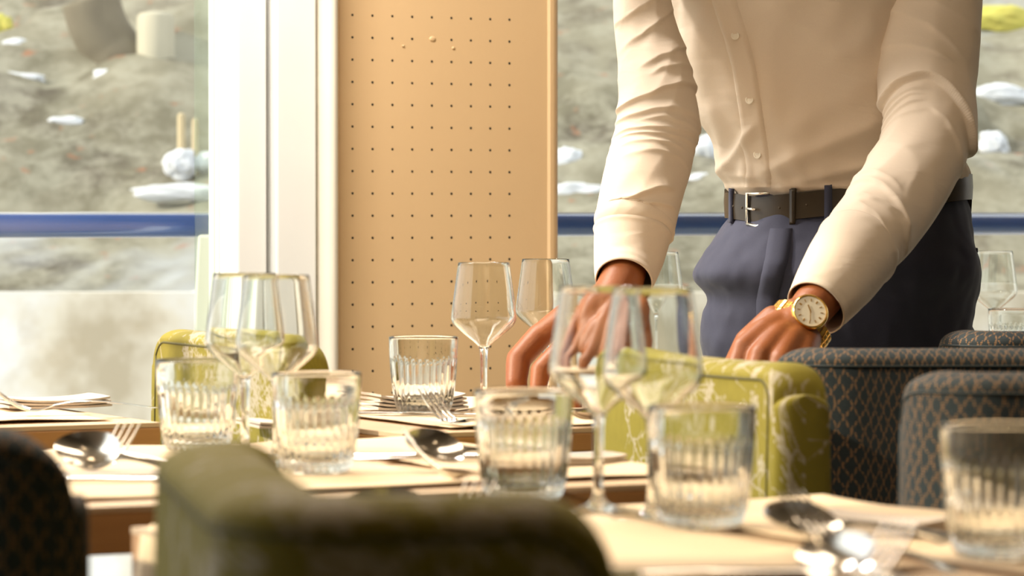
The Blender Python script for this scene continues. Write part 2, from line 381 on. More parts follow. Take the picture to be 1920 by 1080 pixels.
def blob(name, px, py, wpx, hpx, m, label, cat, group=None, seed=0):
    p = bankhit(px, py); k = p.y/F; bm = bmesh.new()
    bmesh.ops.create_icosphere(bm, subdivisions=4, radius=1)
    for v in bm.verts:
        d = 1 + 0.28*noise.fractal(v.co*1.6 + Vector((seed*3.1, 0, 0)), 1, 2, 4)
        v.co = Vector((v.co.x*wpx*0.68*k*d, v.co.y*hpx/2*k*d*0.9, v.co.z*hpx/2*k*d))
    o = obj(name, bm, m); o.location = p; return tag(o, label, cat, group)
for i, (px, py, w, h, lb) in enumerate((
    (340, 310, 46, 60, 'mound of snow on the bank below the two pale stakes'), (330, 362, 130, 34, 'broad snow patch just above the blue rail at the left window'),
    (392, 305, 44, 40, 'snow lump on the bank close to the white window frame'), (215, 150, 74, 44, 'snow streak on the bank below the stone post'),
    (178, 195, 56, 26, 'small snow streak at the lower end of the slanting streak'), (22, 150, 90, 28, 'thin snow patch at the far left of the bank'),
    (30, 95, 50, 44, 'faint snow patch highest at the far left of the bank'), (125, 228, 50, 18, 'tiny snow patch in the middle of the left window'),
    (1060, 310, 60, 70, 'snow mound between the column and the waiter sleeve'), (1075, 365, 90, 46, 'snow patch above the blue rail beside the waiter sleeve'),
    (1325, 290, 46, 70, 'snow patch seen between the waiter arm and shirt front'), (1318, 360, 70, 60, 'snow patch above the rail between waiter arm and belt'),
    (1880, 180, 90, 44, 'long snow patch on the bank right of the waiter shoulder'), (1862, 275, 44, 60, 'snow lump on the bank right of the waiter elbow'))):
    blob('snow_patch', px, py, w, h, m_snow, lb, 'snow patch', 'snow patches on the bank', i)
blob('shrub', 222, 52, 60, 50, m_leafy, 'yellow green leafy shrub beside the stone post on the bank', 'shrub', None, 31)
blob('shrub', 1880, 40, 90, 60, m_leafy, 'yellow green leafy shrub on the bank right of the waiter', 'shrub', None, 32)
blob('shrub', 6, 60, 34, 60, m_leafy, 'yellow green shrub at the left edge of the left window', 'shrub', None, 33)
def stake(px, y0, y1, w, label, m=m_stake, name='wooden_stake', cat='stake'):
    p = bankhit(px, y1); k = p.y/F; bm = bmesh.new(); h = (y1-y0)*k
    rings = [[(w/2*k*math.cos(2*PI*i/10)*f, w/2*k*math.sin(2*PI*i/10)*f, z) for i in range(10)] for z, f in ((-0.1, 1), (h*0.9, 0.95), (h*0.97, 0.8), (h, 0.3))]
    loft(bm, rings); o = obj(name, bm, m, angle=40); o.location = p; tag(o, label, cat)
stake(340, 212, 290, 15, 'pale stake, nearer the middle of the window, of two standing in snow')
stake(366, 222, 305, 12, 'pale stake, nearer the white frame, of two standing in snow')
stake(292, 22, 130, 74, 'thick pale stone post on the bank in the left window', m_stone, 'stone_post', 'post')
p = bankhit(230, 110); bm = bmesh.new(); k = p.y/F
tube(bm, cr([(-60*k+0, 0, 110*k), (-45*k, 0, 60*k), (-20*k, 0, 20*k), (10*k, 0, -12*k), (60*k, 0.1, -30*k)], 6), [0.10]*20 + [0.07]*5, 10)
o = obj('fallen_trunk', bm, m_bark); o.location = p; tag(o, 'dark tree trunk leaning on the bank beside the stone post', 'tree trunk')
# blue rail
rt = 6.0
t = empty('railing', ST(2.5, rt, -0.35), 0, 'glossy blue round handrail running outside both windows', 'railing')
def rel(t, p): return Vector(p) - t.location
bm = bmesh.new(); tube(bm, [rel(t, ST(-1.5 + k*1.0, rt, 0.972)) for k in range(10)], 0.0228, 24); obj('handrail', bm, m_bluerail, t, angle=60)
bm = bmesh.new(); tube(bm, [rel(t, ST(-1.5 + k*0.1, rt, 0.9935 + 0.0015*noise.noise(Vector((k*0.9, 0, 0))))) for k in range(90)], 0.0042, 10); obj('highlight_strip', bm, m_snow, t)  # bright highlight along the rail's top, modelled as a thin white tube
for px in (500, 1560):
    s = s_of(px, rt); bm = bmesh.new(); tube(bm, [rel(t, ST(s, rt, -0.35)), rel(t, ST(s, rt, 0.97))], 0.018, 16); obj('rail_post', bm, m_bluerail, t, angle=60)
# white post added to stand for the mullion's reflection in the left window
p = XT(394, 6.35, -0.35); bm = bmesh.new()
hh = V(394, 440, 6.35).z + 0.35
loft(bm, [[(w*cx, 0.03*cy, z) for cx, cy in ((-1,-1),(1,-1),(1,1),(-1,1))] for z, w in ((0, 0.036), (hh*0.9, 0.027), (hh, 0.02))])
o = bevel(obj('mullion_reflection', bm, m_white, smooth=False), 0.005); o.location = p; tag(o, 'white post standing for the mullion reflection beside the white frame', 'mullion_reflection')

# ------------------------------------------------------------ tables
def table(s0, s1, t0, t1, label, th=0.03, group=None):
    cs, ct = (s0+s1)/2, (t0+t1)/2
    root = empty('dining_table', ST(cs, ct), math.radians(28), label, 'table', group)
    hs, ht = (s1-s0)/2, (t1-t0)/2
    bm = bmesh.new(); bx(bm, -hs, hs, -ht, ht, TZ-0.005, TZ); obj('tabletop', bm, m_wood, root, smooth=False)
    bm = bmesh.new(); bx(bm, -hs, hs, -ht, ht, TZ-th, TZ-0.0052); bevel(obj('tabletop_edge', bm, m_edge, root, smooth=False), 0.002)
    bm = bmesh.new(); tube(bm, [(0, 0, 0.02), (0, 0, TZ-th-0.008)], 0.035, 20); obj('table_column', bm, m_black, root, angle=40)
    bm = bmesh.new(); bx(bm, -0.2, 0.2, -0.2, 0.2, 0, 0.02); obj('table_base', bm, m_black, root, smooth=False)
    bm = bmesh.new(); bx(bm, -0.15, 0.15, -0.15, 0.15, TZ-th-0.008, TZ-th); obj('table_bracket', bm, m_black, root, smooth=False)
    return root
table(0.80, 1.50, 3.69, 4.28, 'oak table at the left window, beside the green chair back', 0.027)
table(0.99, 1.65, 2.64, 3.32, 'middle oak table with two tumblers and two wine glasses behind the front green chair', 0.040)
table(1.655, 2.30, 3.37, 4.0, 'oak table that the waiter is setting in front of the perforated column', 0.027)
table(0.975, 1.60, 1.30, 2.46, 'front oak table with three tumblers at the lower right', 0.040)
table(2.78, 3.75, 4.42, 4.98, 'far oak table behind the waiter carrying the most distant glasses', 0.03)
def mat_paper(s0, s1, t0, t1, label, seed=0, hang=None, rz=0):
    bm = bmesh.new(); nx, ny = 40, 30; cs, ct = (s0+s1)/2, (t0+t1)/2; G = []
    ext = hang or 0
    for j in range(ny+1):
        row = []
        for i in range(nx+1):
            a = -ext + (s1-s0+ext)*i/nx; b = (t1-t0)*j/ny
            e = min(b, (t1-t0)-b, (s1-s0)-a, a if not hang else 9)
            z = 0.0012 + 0.003*max(0, 1-e/0.04)*(0.5+noise.noise(Vector((a*9+seed, b*9, seed))))
            x = s0 + a
            if a < 0:
                q = -a; R = 0.008
                if q < R*PI/2: x = s0 - R*math.sin(q/R); z = 0.0012 - R*(1-math.cos(q/R))
                else: x = s0 - R - 0.15*(q-R*PI/2); z = -(q-R*PI/2) - R
            row.append(bm.verts.new(ST(x, t0+b, TZ+0.0006+z)))
        G.append(row)
    for j in range(ny):
        for i in range(nx): bm.faces.new((G[j][i], G[j][i+1], G[j+1][i+1], G[j+1][i]))
    o = obj('paper_placemat', bm, m_paper); s_ = o.modifiers.new('thick', 'SOLIDIFY'); s_.thickness = 0.0006; s_.offset = 1
    return tag(o, label, 'placemat', 'cream paper placemats')
mat_paper(0.85, 1.46, 3.74, 4.2, 'cream paper placemat on the left window table', 1)
mat_paper(1.02, 1.42, 2.69, 3.27, 'cream paper placemat on the middle table under its two tumblers', 2)
mat_paper(1.45, 1.63, 2.69, 3.27, 'cream paper placemat at the right end of the middle table', 3)
mat_paper(1.73, 2.25, 3.40, 3.95, 'cream paper placemat on the table the waiter is setting', 4)
mat_paper(0.983, 1.33, 1.9, 2.44, 'cream paper placemat hanging over the left edge of the front table', 5, hang=0.13)
mat_paper(1.36, 1.585, 1.5, 2.42, 'cream paper placemat at the right end of the front table', 6)

# ------------------------------------------------------------ glassware
def wine_glass_bm():
    # outer silhouette then inner; total height .181
    bm = bmesh.new()
    outer = [(0, 0), (0.034, 0), (0.0352, 0.0007), (0.0352, 0.0014), (0.030, 0.0024), (0.018, 0.0042), (0.009, 0.0065), (0.0055, 0.011), (0.0042, 0.02), (0.0040, 0.045), (0.0043, 0.068), (0.0060, 0.078)]
    bowl = cr([(0.0060, 0.078), (0.0105, 0.0835), (0.023, 0.0935), (0.0345, 0.1035), (0.0392, 0.1115), (0.0392, 0.1185), (0.0377, 0.132), (0.0352, 0.150), (0.0310, 0.1805)], 6)
    outer = outer[:-1] + [tuple(p) for p in bowl]
    th = 0.0011
    inner = [(max(r-th-0.0004*(1-sm(z, 0.10, 0.13)), 0), z + 0.0014*(1-sm(z, 0.095, 0.12))) for r, z in outer[len(outer)-len(bowl)+2:]]
    inner = inner[::-1]
    rim = [(0.03085, 0.1812), (0.0303, 0.1812)]
    prof = outer + rim + [p for p in inner if p[0] > 0.002] + [(0, inner[-1][1]-0.0015)]
    lathe(bm, prof, 64); return bm
def tumbler_bm():
    bm = bmesh.new(); R = 0.0415; H = 0.093; NF = 30
    out = [(0, 0.0006), (0.020, 0.0), (0.0270, 0.0005), (0.0305, 0.0025), (0.0330, 0.007), (0.0350, 0.014), (0.0368, 0.024), (0.0385, 0.038), (0.0398, 0.052), (0.0404, 0.062), (0.0407, 0.0665), (0.0408, 0.069), (0.0411, 0.078), (R, 0.0915), (0.0413, 0.0927), (0.0405, 0.0931), (0.0396, 0.0927)]
    inn = [(0.0392, 0.0905), (0.0386, 0.078), (0.0381, 0.066), (0.0370, 0.052), (0.0355, 0.038), (0.0335, 0.025), (0.030, 0.0165), (0.022, 0.012), (0.010, 0.0105), (0, 0.010)]
    o2 = []
    for (a, b) in zip(out, out[1:]):
        n = max(1, int(math.hypot(a[0]-b[0], a[1]-b[1])/0.003)); o2 += [(a[0]+(b[0]-a[0])*k/n, a[1]+(b[1]-a[1])*k/n) for k in range(n)]
    o2.append(out[-1])
    def rf(r, z, a):
        if r > 0.0375 and z > 0.072: return r
        w = sm(z, 0.001, 0.012)*(1-sm(z, 0.063, 0.0675))
        isin = any(abs(r-q[0]) < 1e-9 and abs(z-q[1]) < 1e-9 for q in inn)
        if isin or r < 0.015: return r
        return r - 0.0016*w*(1-abs(math.cos(a*NF/2)))
    lathe(bm, o2 + inn, 240, rf=rf); return bm
wg0 = tu0 = None
def put(kind, p, label, group, rz=0.0):
    global wg0, tu0
    if kind == 'wine':
        if wg0 is None: wg0 = obj('wine_glass', wine_glass_bm(), m_glass); o = wg0
        else: o = wg0.copy(); C.objects.link(o)
        cat = 'wine glass'
    else:
        if tu0 is None: tu0 = obj('ribbed_tumbler', tumbler_bm(), m_glass); o = tu0
        else: o = tu0.copy(); C.objects.link(o)
        cat = 'tumbler'
    o.location = p; o.rotation_euler = (0, 0, rz); tag(o, label, cat, group); return o
GZ = TZ + 0.0026
for px, Z, lb in ((459, 3.36, 'left stemmed glass of the pair on the middle table'), (519, 3.255, 'right stemmed glass of the pair on the middle table, just behind a tumbler'),
                  (907, 4.13, 'stemmed glass standing clear in front of the perforated column'), (1023, 4.47, 'stemmed glass beside the waiter hand, right of the column pair'),
                  (1122, 2.735, 'left stemmed glass of the near pair on the front table'), (1224, 2.665, 'right stemmed glass of the near pair, behind a tumbler on the front table'),
                  (1864, 5.75, 'distant stemmed glass at the far right behind the waiter'), (1236, 5.6, 'distant stemmed glass left of the waiter trousers')):
    put('wine', XT(px, Z, GZ if Z < 5 else TZ), lb, 'stemmed wine glasses')
for px, Z, lb in ((369, 3.44, 'ribbed tumbler leftmost of the two on the middle table'), (593, 3.15, 'ribbed tumbler right of the wine glass pair on the middle table'),
                  (794, 4.09, 'ribbed tumbler in front of the perforated column beside a fork'), (982, 2.84, 'ribbed tumbler behind the front green chair, left of the near wine glasses'),
                  (1316, 2.60, 'ribbed tumbler in front of the near wine glasses and green chair'), (1876, 2.37, 'ribbed tumbler at the lower right corner in front of the teal chairs'),
                  (1902, 5.42, 'distant ribbed tumbler at the far right beside the distant wine glass')):
    put('tumbler', XT(px, Z, GZ if Z < 5 else TZ), lb, 'ribbed drinking tumblers', px*0.01)

# ------------------------------------------------------------ cutlery (handle end at x=0, tip at +x)
def strip(bm, rows, th=0.0018):
    """rows: (x, z, halfwidth) -> rounded bar"""
    rings = []
    for x, z, w in rows:
        rings.append([(x, w*math.cos(a), z + th/2*math.sin(a)*(1 if w > th else w/th)) for a in [2*PI*k/12 for k in range(12)]])
    loft(bm, rings)
def fork_bm():
    bm = bmesh.new()
    H = [(0, 0.002, 0.003), (0.004, 0.002, 0.0085), (0.02, 0.004, 0.0105), (0.06, 0.010, 0.0075), (0.095, 0.012, 0.0042), (0.120, 0.009, 0.0038), (0.134, 0.0045, 0.006), (0.143, 0.0022, 0.0105), (0.151, 0.0022, 0.0125), (0.157, 0.0032, 0.0130)]
    strip(bm, [tuple(p) for p in cr(H, 5)])
    for k in range(4):
        y = (k-1.5)*0.0066; rows = [(0.154, 0.0028), (0.165, 0.0070), (0.178, 0.0145), (0.190, 0.0235), (0.200, 0.032)]
        pts = cr([(x, y*(1+0.05*i), z) for i, (x, z) in enumerate(rows)], 4)
        tube(bm, [tuple(p) for p in pts], [0.0019 - 0.0011*(i/(len(pts)-1))**2 for i in range(len(pts))], 8)
    return bm
def spoon_bm():
    bm = bmesh.new()
    H = [(0, 0.002, 0.003), (0.004, 0.002, 0.009), (0.02, 0.004, 0.0105), (0.06, 0.010, 0.0070), (0.10, 0.014, 0.0040), (0.125, 0.014, 0.0036), (0.137, 0.0125, 0.006)]
    strip(bm, [tuple(p) for p in cr(H, 5)])
    nu, nv = 24, 10; L = 0.033; top = 0.0145
    def P(r, a, dz):
        ax = L*(1 + 0.12*math.cos(a)); x = 0.166 + ax*r*math.cos(a); y = 0.0215*r*math.sin(a)*(1-0.10*math.cos(a)*r)
        return (x, y, top - 0.0105*(1-r*r) + dz)
    for dz in (0, -0.0016):
        c = bm.verts.new(P(0, 0, dz)); R = [[bm.verts.new(P(j/nv, 2*PI*i/nu, dz)) for i in range(nu)] for j in range(1, nv+1)]
        for i in range(nu): bm.faces.new((c, R[0][i], R[0][(i+1) % nu]))
        for a, b in zip(R, R[1:]):
            for i in range(nu): bm.faces.new((a[i], a[(i+1) % nu], b[(i+1) % nu], b[i]))
        if dz == 0: top_r = R[-1]
        else:
            for i in range(nu): bm.faces.new((top_r[i], top_r[(i+1) % nu], R[-1][(i+1) % nu], R[-1][i]))
    return bm
def knife_bm():
    bm = bmesh.new()
    strip(bm, [tuple(p) for p in cr([(0, 0.003, 0.003), (0.004, 0.003, 0.0085), (0.03, 0.0035, 0.0095), (0.08, 0.0035, 0.0075), (0.11, 0.0035, 0.0062), (0.118, 0.0035, 0.0085), (0.15, 0.003, 0.0100), (0.19, 0.0026, 0.0095), (0.212, 0.0022, 0.005), (0.22, 0.002, 0.0008)], 5)], 0.0030)
    return bm
proto = {}
def cut(kind, p, heading, label, tilt=0.0, roll=0.0, dz=0.0):
    """p = world point of the tip-side anchor (x local .15); heading deg of +x (0 = right, 90 = away)"""
    if kind not in proto:
        o = obj(kind, {'fork': fork_bm, 'spoon': spoon_bm, 'knife': knife_bm}[kind](), m_steel, angle=50); proto[kind] = o
    else: o = proto[kind].copy(); C.objects.link(o)
    h = math.radians(heading)
    o.rotation_mode = 'XYZ'
    M = Matrix.Rotation(h, 4, 'Z') @ Matrix.Rotation(-tilt, 4, 'Y') @ Matrix.Rotation(roll, 4, 'X')
    base = Vector(p) - M.to_3x3() @ Vector((0.15, 0, 0)) + Vector((0, 0, dz))
    o.matrix_world = Matrix.Translation(base) @ M
    tag(o, label, kind, 'steel cutlery on the tables'); return o
def TP(px, py, dz=0.003):      # point of the table surface seen at a pixel
    k = -(py-540)/F; d = (V(px, py, 1) - Vector((0, 0, CZ))); return Vector((0, 0, CZ)) + d*((TZ+dz-CZ)/d.z)
# middle table, left place
cut('spoon', TP(206, 890), 158, 'spoon beside the dark chair at lower left, its bowl full of lamp reflections', 0.14, -0.85, 0.012)
cut('fork', TP(190, 884), 62, 'fork crossing the spoon at the left of the middle table, tines up', 0.10, 0.0, 0.006)
cut('knife', TP(262, 902), 8, 'knife on a napkin at the front left of the middle table')
# middle table, right place
cut('fork', TP(838, 902), 158, 'fork lying tines up between the tumblers of the middle table', 0.16, 0.4, 0.004)
cut('spoon', TP(832, 880), 218, 'spoon lying beside the fork between the tumblers of the middle table', 0.14, -0.75, 0.012)
cut('knife', TP(720, 857), 172, 'upper knife of two behind the right tumbler of the middle table')
cut('knife', TP(716, 864), 185, 'lower knife of two behind the right tumbler of the middle table')
# front edge of middle table
cut('spoon', TP(775, 1004), 165, 'spoon tip peeping over the top of the front green chair', 0.14, -0.8, 0.008)
cut('fork', TP(845, 1004), 62, 'fork tines peeping over the top of the front green chair', 0.05, 0, 0.004)
# waiter's table
cut('fork', TP(846, 798), 128, 'fork in front of the tumbler by the perforated column, tines up', 0.10, 0, 0.003)
cut('knife', TP(716, 778), 165, 'knife beside the napkin in front of the perforated column')
cut('spoon', TP(1078, 795), 20, 'spoon in shade on the table edge behind the near glass stems', 0, 0, 0.002)
# left window table
cut('fork', TP(62, 779), 183, 'fork lying across the left window table in front of a napkin', -0.02, PI*0.0, 0.004)
# front table
cut('fork', TP(1572, 1042), 132, 'fork behind the other cutlery of the front table, leaning on a spoon', 0.14, 0, 0.004)
cut('spoon', TP(1530, 1030), 212, 'spoon under the leaning fork on the front table', 0.12, -0.6, 0.010)
cut('spoon', TP(1612, 1118), 118, 'spoon at the bottom edge with one bright lamp reflection', 0.12, -0.6, 0.012)
cut('fork', TP(1618, 1105), 52, 'fork at the lower right with tines pointing up beside the bright spoon', 0.10, 0, 0.004)
cut('knife', TP(1430, 1076), 10, 'knife lying along the bottom edge of the front table')
# napkins
def napkin(p, rz, w, d, label, layers=3, curl=0.008):
    bm = bmesh.new()
    for k in range(layers):
        nx = 14; z0 = 0.001 + k*0.0036; R = []
        for i in range(nx+1):
            a = i/nx; x = (a-0.5)*w*(1-0.02*k); lift = curl*(2*abs(a-0.5))**2.5*(0.4+0.3*k)
            R.append([(x, y, z0 + lift + dz) for y, dz in ((-d/2, 0), (d/2, 0), (d/2, 0.0026), (0, 0.0032), (-d/2, 0.0026))])
        loft(bm, R)
    o = obj('folded_napkin', bm, m_napkin, angle=40); o.location = p; o.rotation_euler = (0, 0, rz); return tag(o, label, 'napkin', 'folded linen napkins')
napkin(TP(95, 764, 0.004), math.radians(24), 0.13, 0.09, 'folded pale napkin on the left window table behind a fork', 3, 0.004)
napkin(TP(775, 768, 0.004), math.radians(20), 0.115, 0.08, 'folded napkin behind the tumbler by the perforated column', 4, 0.005)
napkin(TP(215, 893, 0.003), math.radians(14), 0.10, 0.06, 'folded napkin under the knife at the left of the middle table', 1, 0.0)
napkin(TP(520, 800, 0.003), math.radians(20), 0.07, 0.10, 'folded napkin between the two tumblers of the middle table', 2, 0.002)
napkin(TP(1640, 992, 0.004), math.radians(-35), 0.12, 0.09, 'folded napkin at the right end of the front table', 2, 0.004)
napkin(TP(1090, 868, 0.003), math.radians(25), 0.07, 0.06, 'small folded napkin at the right end of the middle table', 2, 0.003)

# ------------------------------------------------------------ chairs
RS = 0.0008
def make_mask(w, h, seed):
    rnd = random.Random(seed); nx, ny = int(w/RS), int(h/RS); M = np.zeros((ny, nx), np.float32)
    yy, xx = np.mgrid[0:ny, 0:nx].astype(np.float32)*RS
    def dab(x, y, r):
        i0, i1 = max(0, int((x-r)/RS)-1), min(nx, int((x+r)/RS)+2); j0, j1 = max(0, int((y-r)/RS)-1), min(ny, int((y+r)/RS)+2)
        if i0 >= i1 or j0 >= j1: return
        d = np.hypot(xx[j0:j1, i0:i1]-x, yy[j0:j1, i0:i1]-y); np.maximum(M[j0:j1, i0:i1], np.clip((r-d)/RS+0.5, 0, 1), out=M[j0:j1, i0:i1])
    def branch(x, y, a, L, r, dep):
        n = int(L/0.0012)
        for k in range(n):
            a += rnd.gauss(0, 0.04) + (rnd.choice((-0.9, 0.9)) if rnd.random() < 0.012 else 0)
            x += 0.0012*math.cos(a); y += 0.0012*math.sin(a); dab(x, y, r*(1-0.4*k/n))
            if rnd.random() < 0.035: dab(x+rnd.gauss(0, 0.0025), y+rnd.gauss(0, 0.0025), 0.0022)
            if dep < 2 and rnd.random() < 0.03: branch(x, y, a+rnd.choice((-1, 1))*rnd.uniform(0.5, 1.1), L*rnd.uniform(0.3, 0.6), r*0.75, dep+1)
            if rnd.random() < 0.009: flower(x+rnd.gauss(0, 0.006), y+rnd.gauss(0, 0.006), rnd.uniform(0.005, 0.011))
    def flower(x, y, R):
        a0 = rnd.random()*6
        for k in range(5):
            a = a0 + k*1.257; dab(x+R*0.62*math.cos(a), y+R*0.62*math.sin(a), R*0.34); dab(x+R*0.95*math.cos(a+0.2), y+R*0.95*math.sin(a+0.2), R*0.2)
        for k in range(11): dab(x+rnd.gauss(0, R*0.7), y+rnd.gauss(0, R*0.7), R*0.14)
        dab(x, y, R*0.25)
    for k in range(int(w*h/0.0068)): branch(rnd.uniform(0, w), rnd.uniform(0, h), rnd.choice((0.9, 1.1, 2.2, -2.0, 0.5)), rnd.uniform(0.08, 0.2), 0.0012, 0)
    for k in range(int(w*h/0.016)): flower(rnd.uniform(0, w), rnd.uniform(0, h), rnd.uniform(0.007, 0.013))
    return M
def plan(W, wing, r, step, wing2=None):
    r = min(r, W*0.45); P = []
    def seg(a, b):
        L = math.dist(a, b); n = max(1, int(L/step)); P.extend([(a[0]+(b[0]-a[0])*k/n, a[1]+(b[1]-a[1])*k/n) for k in range(n)])
    if r < 0.01: seg((0, -W/2), (0, W/2)); P.append((0, W/2)); return P
    wg = max(wing, r+0.002); wg2 = wg if wing2 is None else max(wing2, r+0.002)
    seg((wg, -W/2), (r, -W/2)); n = max(4, int(r*PI/2/step))
    P.extend([(r-r*math.sin(PI/2*k/n), -W/2+r-r*math.cos(PI/2*k/n)) for k in range(n)])
    seg((0, -W/2+r), (0, W/2-r))
    P.extend([(r-r*math.cos(PI/2*k/n), W/2-r+r*math.sin(PI/2*k/n)) for k in range(n)])
    seg((r, W/2), (wg2, W/2)); P.append((wg2, W/2)); return P
def chair(name, X, Y, yaw, label, fab, W=0.48, wing=0.05, r=0.04, th=0.06, H=0.85, step=0.004, rc=0.045, group=None, seatd=0.42, dip=0.0, zb=0.36, wing2=None):
    root = empty(name, (X, Y, 0), math.radians(yaw), label, 'chair', group)
    green = fab == 'green'; mf = m_green if green else m_bluefab
    P = plan(W, wing, r, step, wing2); n = len(P); A = [0]
    for a, b in zip(P, P[1:]): A.append(A[-1]+math.dist(a, b))
    L = A[-1]; nrm = []
    for i in range(n):
        a, b = P[max(i-1, 0)], P[min(i+1, n-1)]; d = Vector((b[0]-a[0], b[1]-a[1])).normalized(); nrm.append((-d.y, d.x))   # towards outside of the U
    hh = H-zb; R = th*0.5
    # profile loop (offset, z) going from outer bottom, up, over, inner bottom
    nv = int(hh/step); nr = max(6, int(PI*R/step))
    prof = [('o', -R, k/nv) for k in range(nv)] + [('r', PI*k/nr, 1) for k in range(nr+1)] + [('o', R, 1-k/nv) for k in range(1, nv+1)]
    bm = bmesh.new(); uvl = bm.loops.layers.uv.new('fabric'); rings = []; uvs = []
    idx = list(range(n))
    # end caps shrink
    ends = [(0, math.sin(q), 1-math.cos(q)) for q in (0.15, 0.4, 0.7, 1.0, 1.3)]
    def ring(i, fs, push):
        e = min(A[i], L-A[i]); dist = e
        drop = 0.0
        if dist < rc: drop = rc - math.sqrt(max(rc*rc-(rc-dist)**2, 0))
        top = H - R*0.5 - drop - dip*math.sin(PI*A[i]/L)
        nx_, ny_ = nrm[i]; px_, py_ = P[i]
        tx, ty = ny_, -nx_
        row, ru = [], []; acc = 0; last = None
        for kd, a, b in prof:
            if kd == 'o': off = -a*1.0; z = zb + (top-zb)*b
            else: off = R*math.cos(a); z = top + R*0.5*math.sin(a)
            off *= fs
            bulge = 0.004*math.sin(PI*min(max((z-zb)/hh, 0), 1)) * (1 if off > 0 else -1)*fs
            q = Vector((px_ + nx_*(off+bulge) + tx*push, py_ + ny_*(off+bulge) + ty*push, z))
            if last is not None: acc += (q-last).length
            last = q; row.append(q); ru.append(acc)
        return row, ru
    seq = []; nc = max(6, int(R*1.3/step)); CP = []; ux = 0; last = (0.0, 1.0)
    for k in range(1, nc+1):
        q = PI/2*k/nc; pu, f_ = R*0.55*math.sin(q)**0.75, max(math.cos(q)**0.75, 0.03)
        ux += math.hypot(pu-last[0], (f_-last[1])*R); last = (pu, f_); CP.append((pu, f_, ux))
    for pu, f_, u_ in CP[::-1]: seq.append((0, f_, -pu, -u_))
    for i in idx: seq.append((i, 1.0, 0.0, 0.0))
    for pu, f_, u_ in CP: seq.append((n-1, f_, pu, u_))
    ends = CP; allr = []
    for i, fs, push, du in seq:
        row, ru = ring(i, fs, push); allr.append((row, ru, A[i]+du))
    # make sure push moves away from the curve at both ends
    d0 = (allr[0][0][0]-allr[len(ends)][0][0]); t0 = Vector((P[0][0]-P[1][0], P[0][1]-P[1][1], 0))
    if d0.dot(t0) < 0:
        allr = []
        for i, fs, push, du in seq:
            row, ru = ring(i, fs, -push); allr.append((row, ru, A[i]+du))
    vr = [[bm.verts.new(q) for q in row] for row, _, _ in allr]
    for a in range(len(vr)-1):
        for k in range(len(prof)-1):
            f = bm.faces.new((vr[a][k], vr[a+1][k], vr[a+1][k+1], vr[a][k+1]))
            for lp, (ii, kk) in zip(f.loops, ((a, k), (a+1, k), (a+1, k+1), (a, k+1))): lp[uvl].uv = (allr[ii][2], allr[ii][1][kk])
    for vv in (vr[0], vr[-1]): bm.faces.new(vv)
    for a in range(len(vr)-1): bm.faces.new((vr[a][0], vr[a][-1], vr[a+1][-1], vr[a+1][0]))
    me = bpy.data.meshes.new('backrest'); bmesh.ops.recalc_face_normals(bm, faces=bm.faces)
    bm.verts.index_update()
    if green:
        tw, tl = L+0.2, max(r_[1][-1] for r_ in allr)+0.05; M = make_mask(tw, tl, hash_(label)); vals = np.zeros(len(bm.verts), np.float32); c = 0
        for row, ru, aa in allr:
            for k in range(len(row)):
                x = (aa+0.1)/RS; y = ru[k]/RS; vals[c] = M[min(int(y), M.shape[0]-1), min(max(int(x), 0), M.shape[1]-1)]; c += 1
    bm.to_mesh(me); bm.free(); me.materials.append(mf); me.polygons.foreach_set('use_smooth', [True]*len(me.polygons)); me.set_sharp_from_angle(angle=math.radians(60))
    if green:
        at = me.attributes.new('pattern', 'FLOAT', 'POINT'); at.data.foreach_set('value', vals)
    link('backrest', me, root)
    # piping on both faces, following the edge
    ins = R*0.9; bm = bmesh.new()
    for side in (1, -1):
        path = []; i0 = next(i for i in range(n) if A[i] >= 0.012); i1 = n-1-i0
        def sp(i, z):
            b = 0.004*math.sin(PI*min(max((z-zb)/hh, 0), 1)); nx_, ny_ = nrm[i]; return (P[i][0]+nx_*side*(R+b), P[i][1]+ny_*side*(R+b), z)
        def tz(i):
            dist = max(min(A[i], L-A[i])-0.008, 0.0); rcc = rc
            return H-R*0.5-0.003 - dip*math.sin(PI*A[i]/L) - (rcc-math.sqrt(max(rcc*rcc-(rcc-dist)**2, 0)) if dist < rcc else 0)
        for k in range(12): path.append(sp(i0, zb+0.01+(tz(i0)-zb-0.01)*k/12))
        st = max(1, int(0.006/step))
        for i in range(i0, i1+1, st): path.append(sp(i, tz(i)))
        for k in range(12): path.append(sp(i1, tz(i1)-(tz(i1)-zb-0.01)*k/11))
        tube(bm, path, 0.0015, 8)
    obj('piping', bm, m_pipeg if green else m_pipeb, root)
    # seat
    bm = bmesh.new(); uvl = bm.loops.layers.uv.new('fabric'); y1 = W/2-0.035 if wing > 0.07 else W/2-0.01
    rs = []
    for z, s_ in ((0.38, 0.96), (0.385, 0.99), (0.40, 1), (0.455, 1), (0.47, 0.985), (0.478, 0.95), (0.48, 0.85)):
        pts = []
        for k in range(48):
            a = 2*PI*k/48; ca, sa = math.cos(a), math.sin(a); e = 0.35
            pts.append((R+0.005+seatd/2 + seatd/2*s_*math.copysign(abs(ca)**e, ca), y1*s_*math.copysign(abs(sa)**e, sa), z))
        rs.append(pts)
    loft(bm, rs)
    for f in bm.faces:
        for lp in f.loops: lp[uvl].uv = (lp.vert.co.x, lp.vert.co.y + lp.vert.co.z)
    obj('seat', bm, mf, root, angle=50)
    for sx, sy in ((0.03, -1), (0.03, 1), (seatd-0.03, -1), (seatd-0.03, 1)):
        bm = bmesh.new(); tube(bm, [(sx+0.02, sy*(y1-0.05), 0.385), (sx+(0.0 if sx < 0.1 else 0.04), sy*(y1-0.02), 0)], [0.018, 0.011], 12); obj('leg', bm, m_leg, root, angle=50)
    return root
def hash_(s): return sum(ord(c)*(i+1) for i, c in enumerate(s))
G = 'upholstered tub chairs'
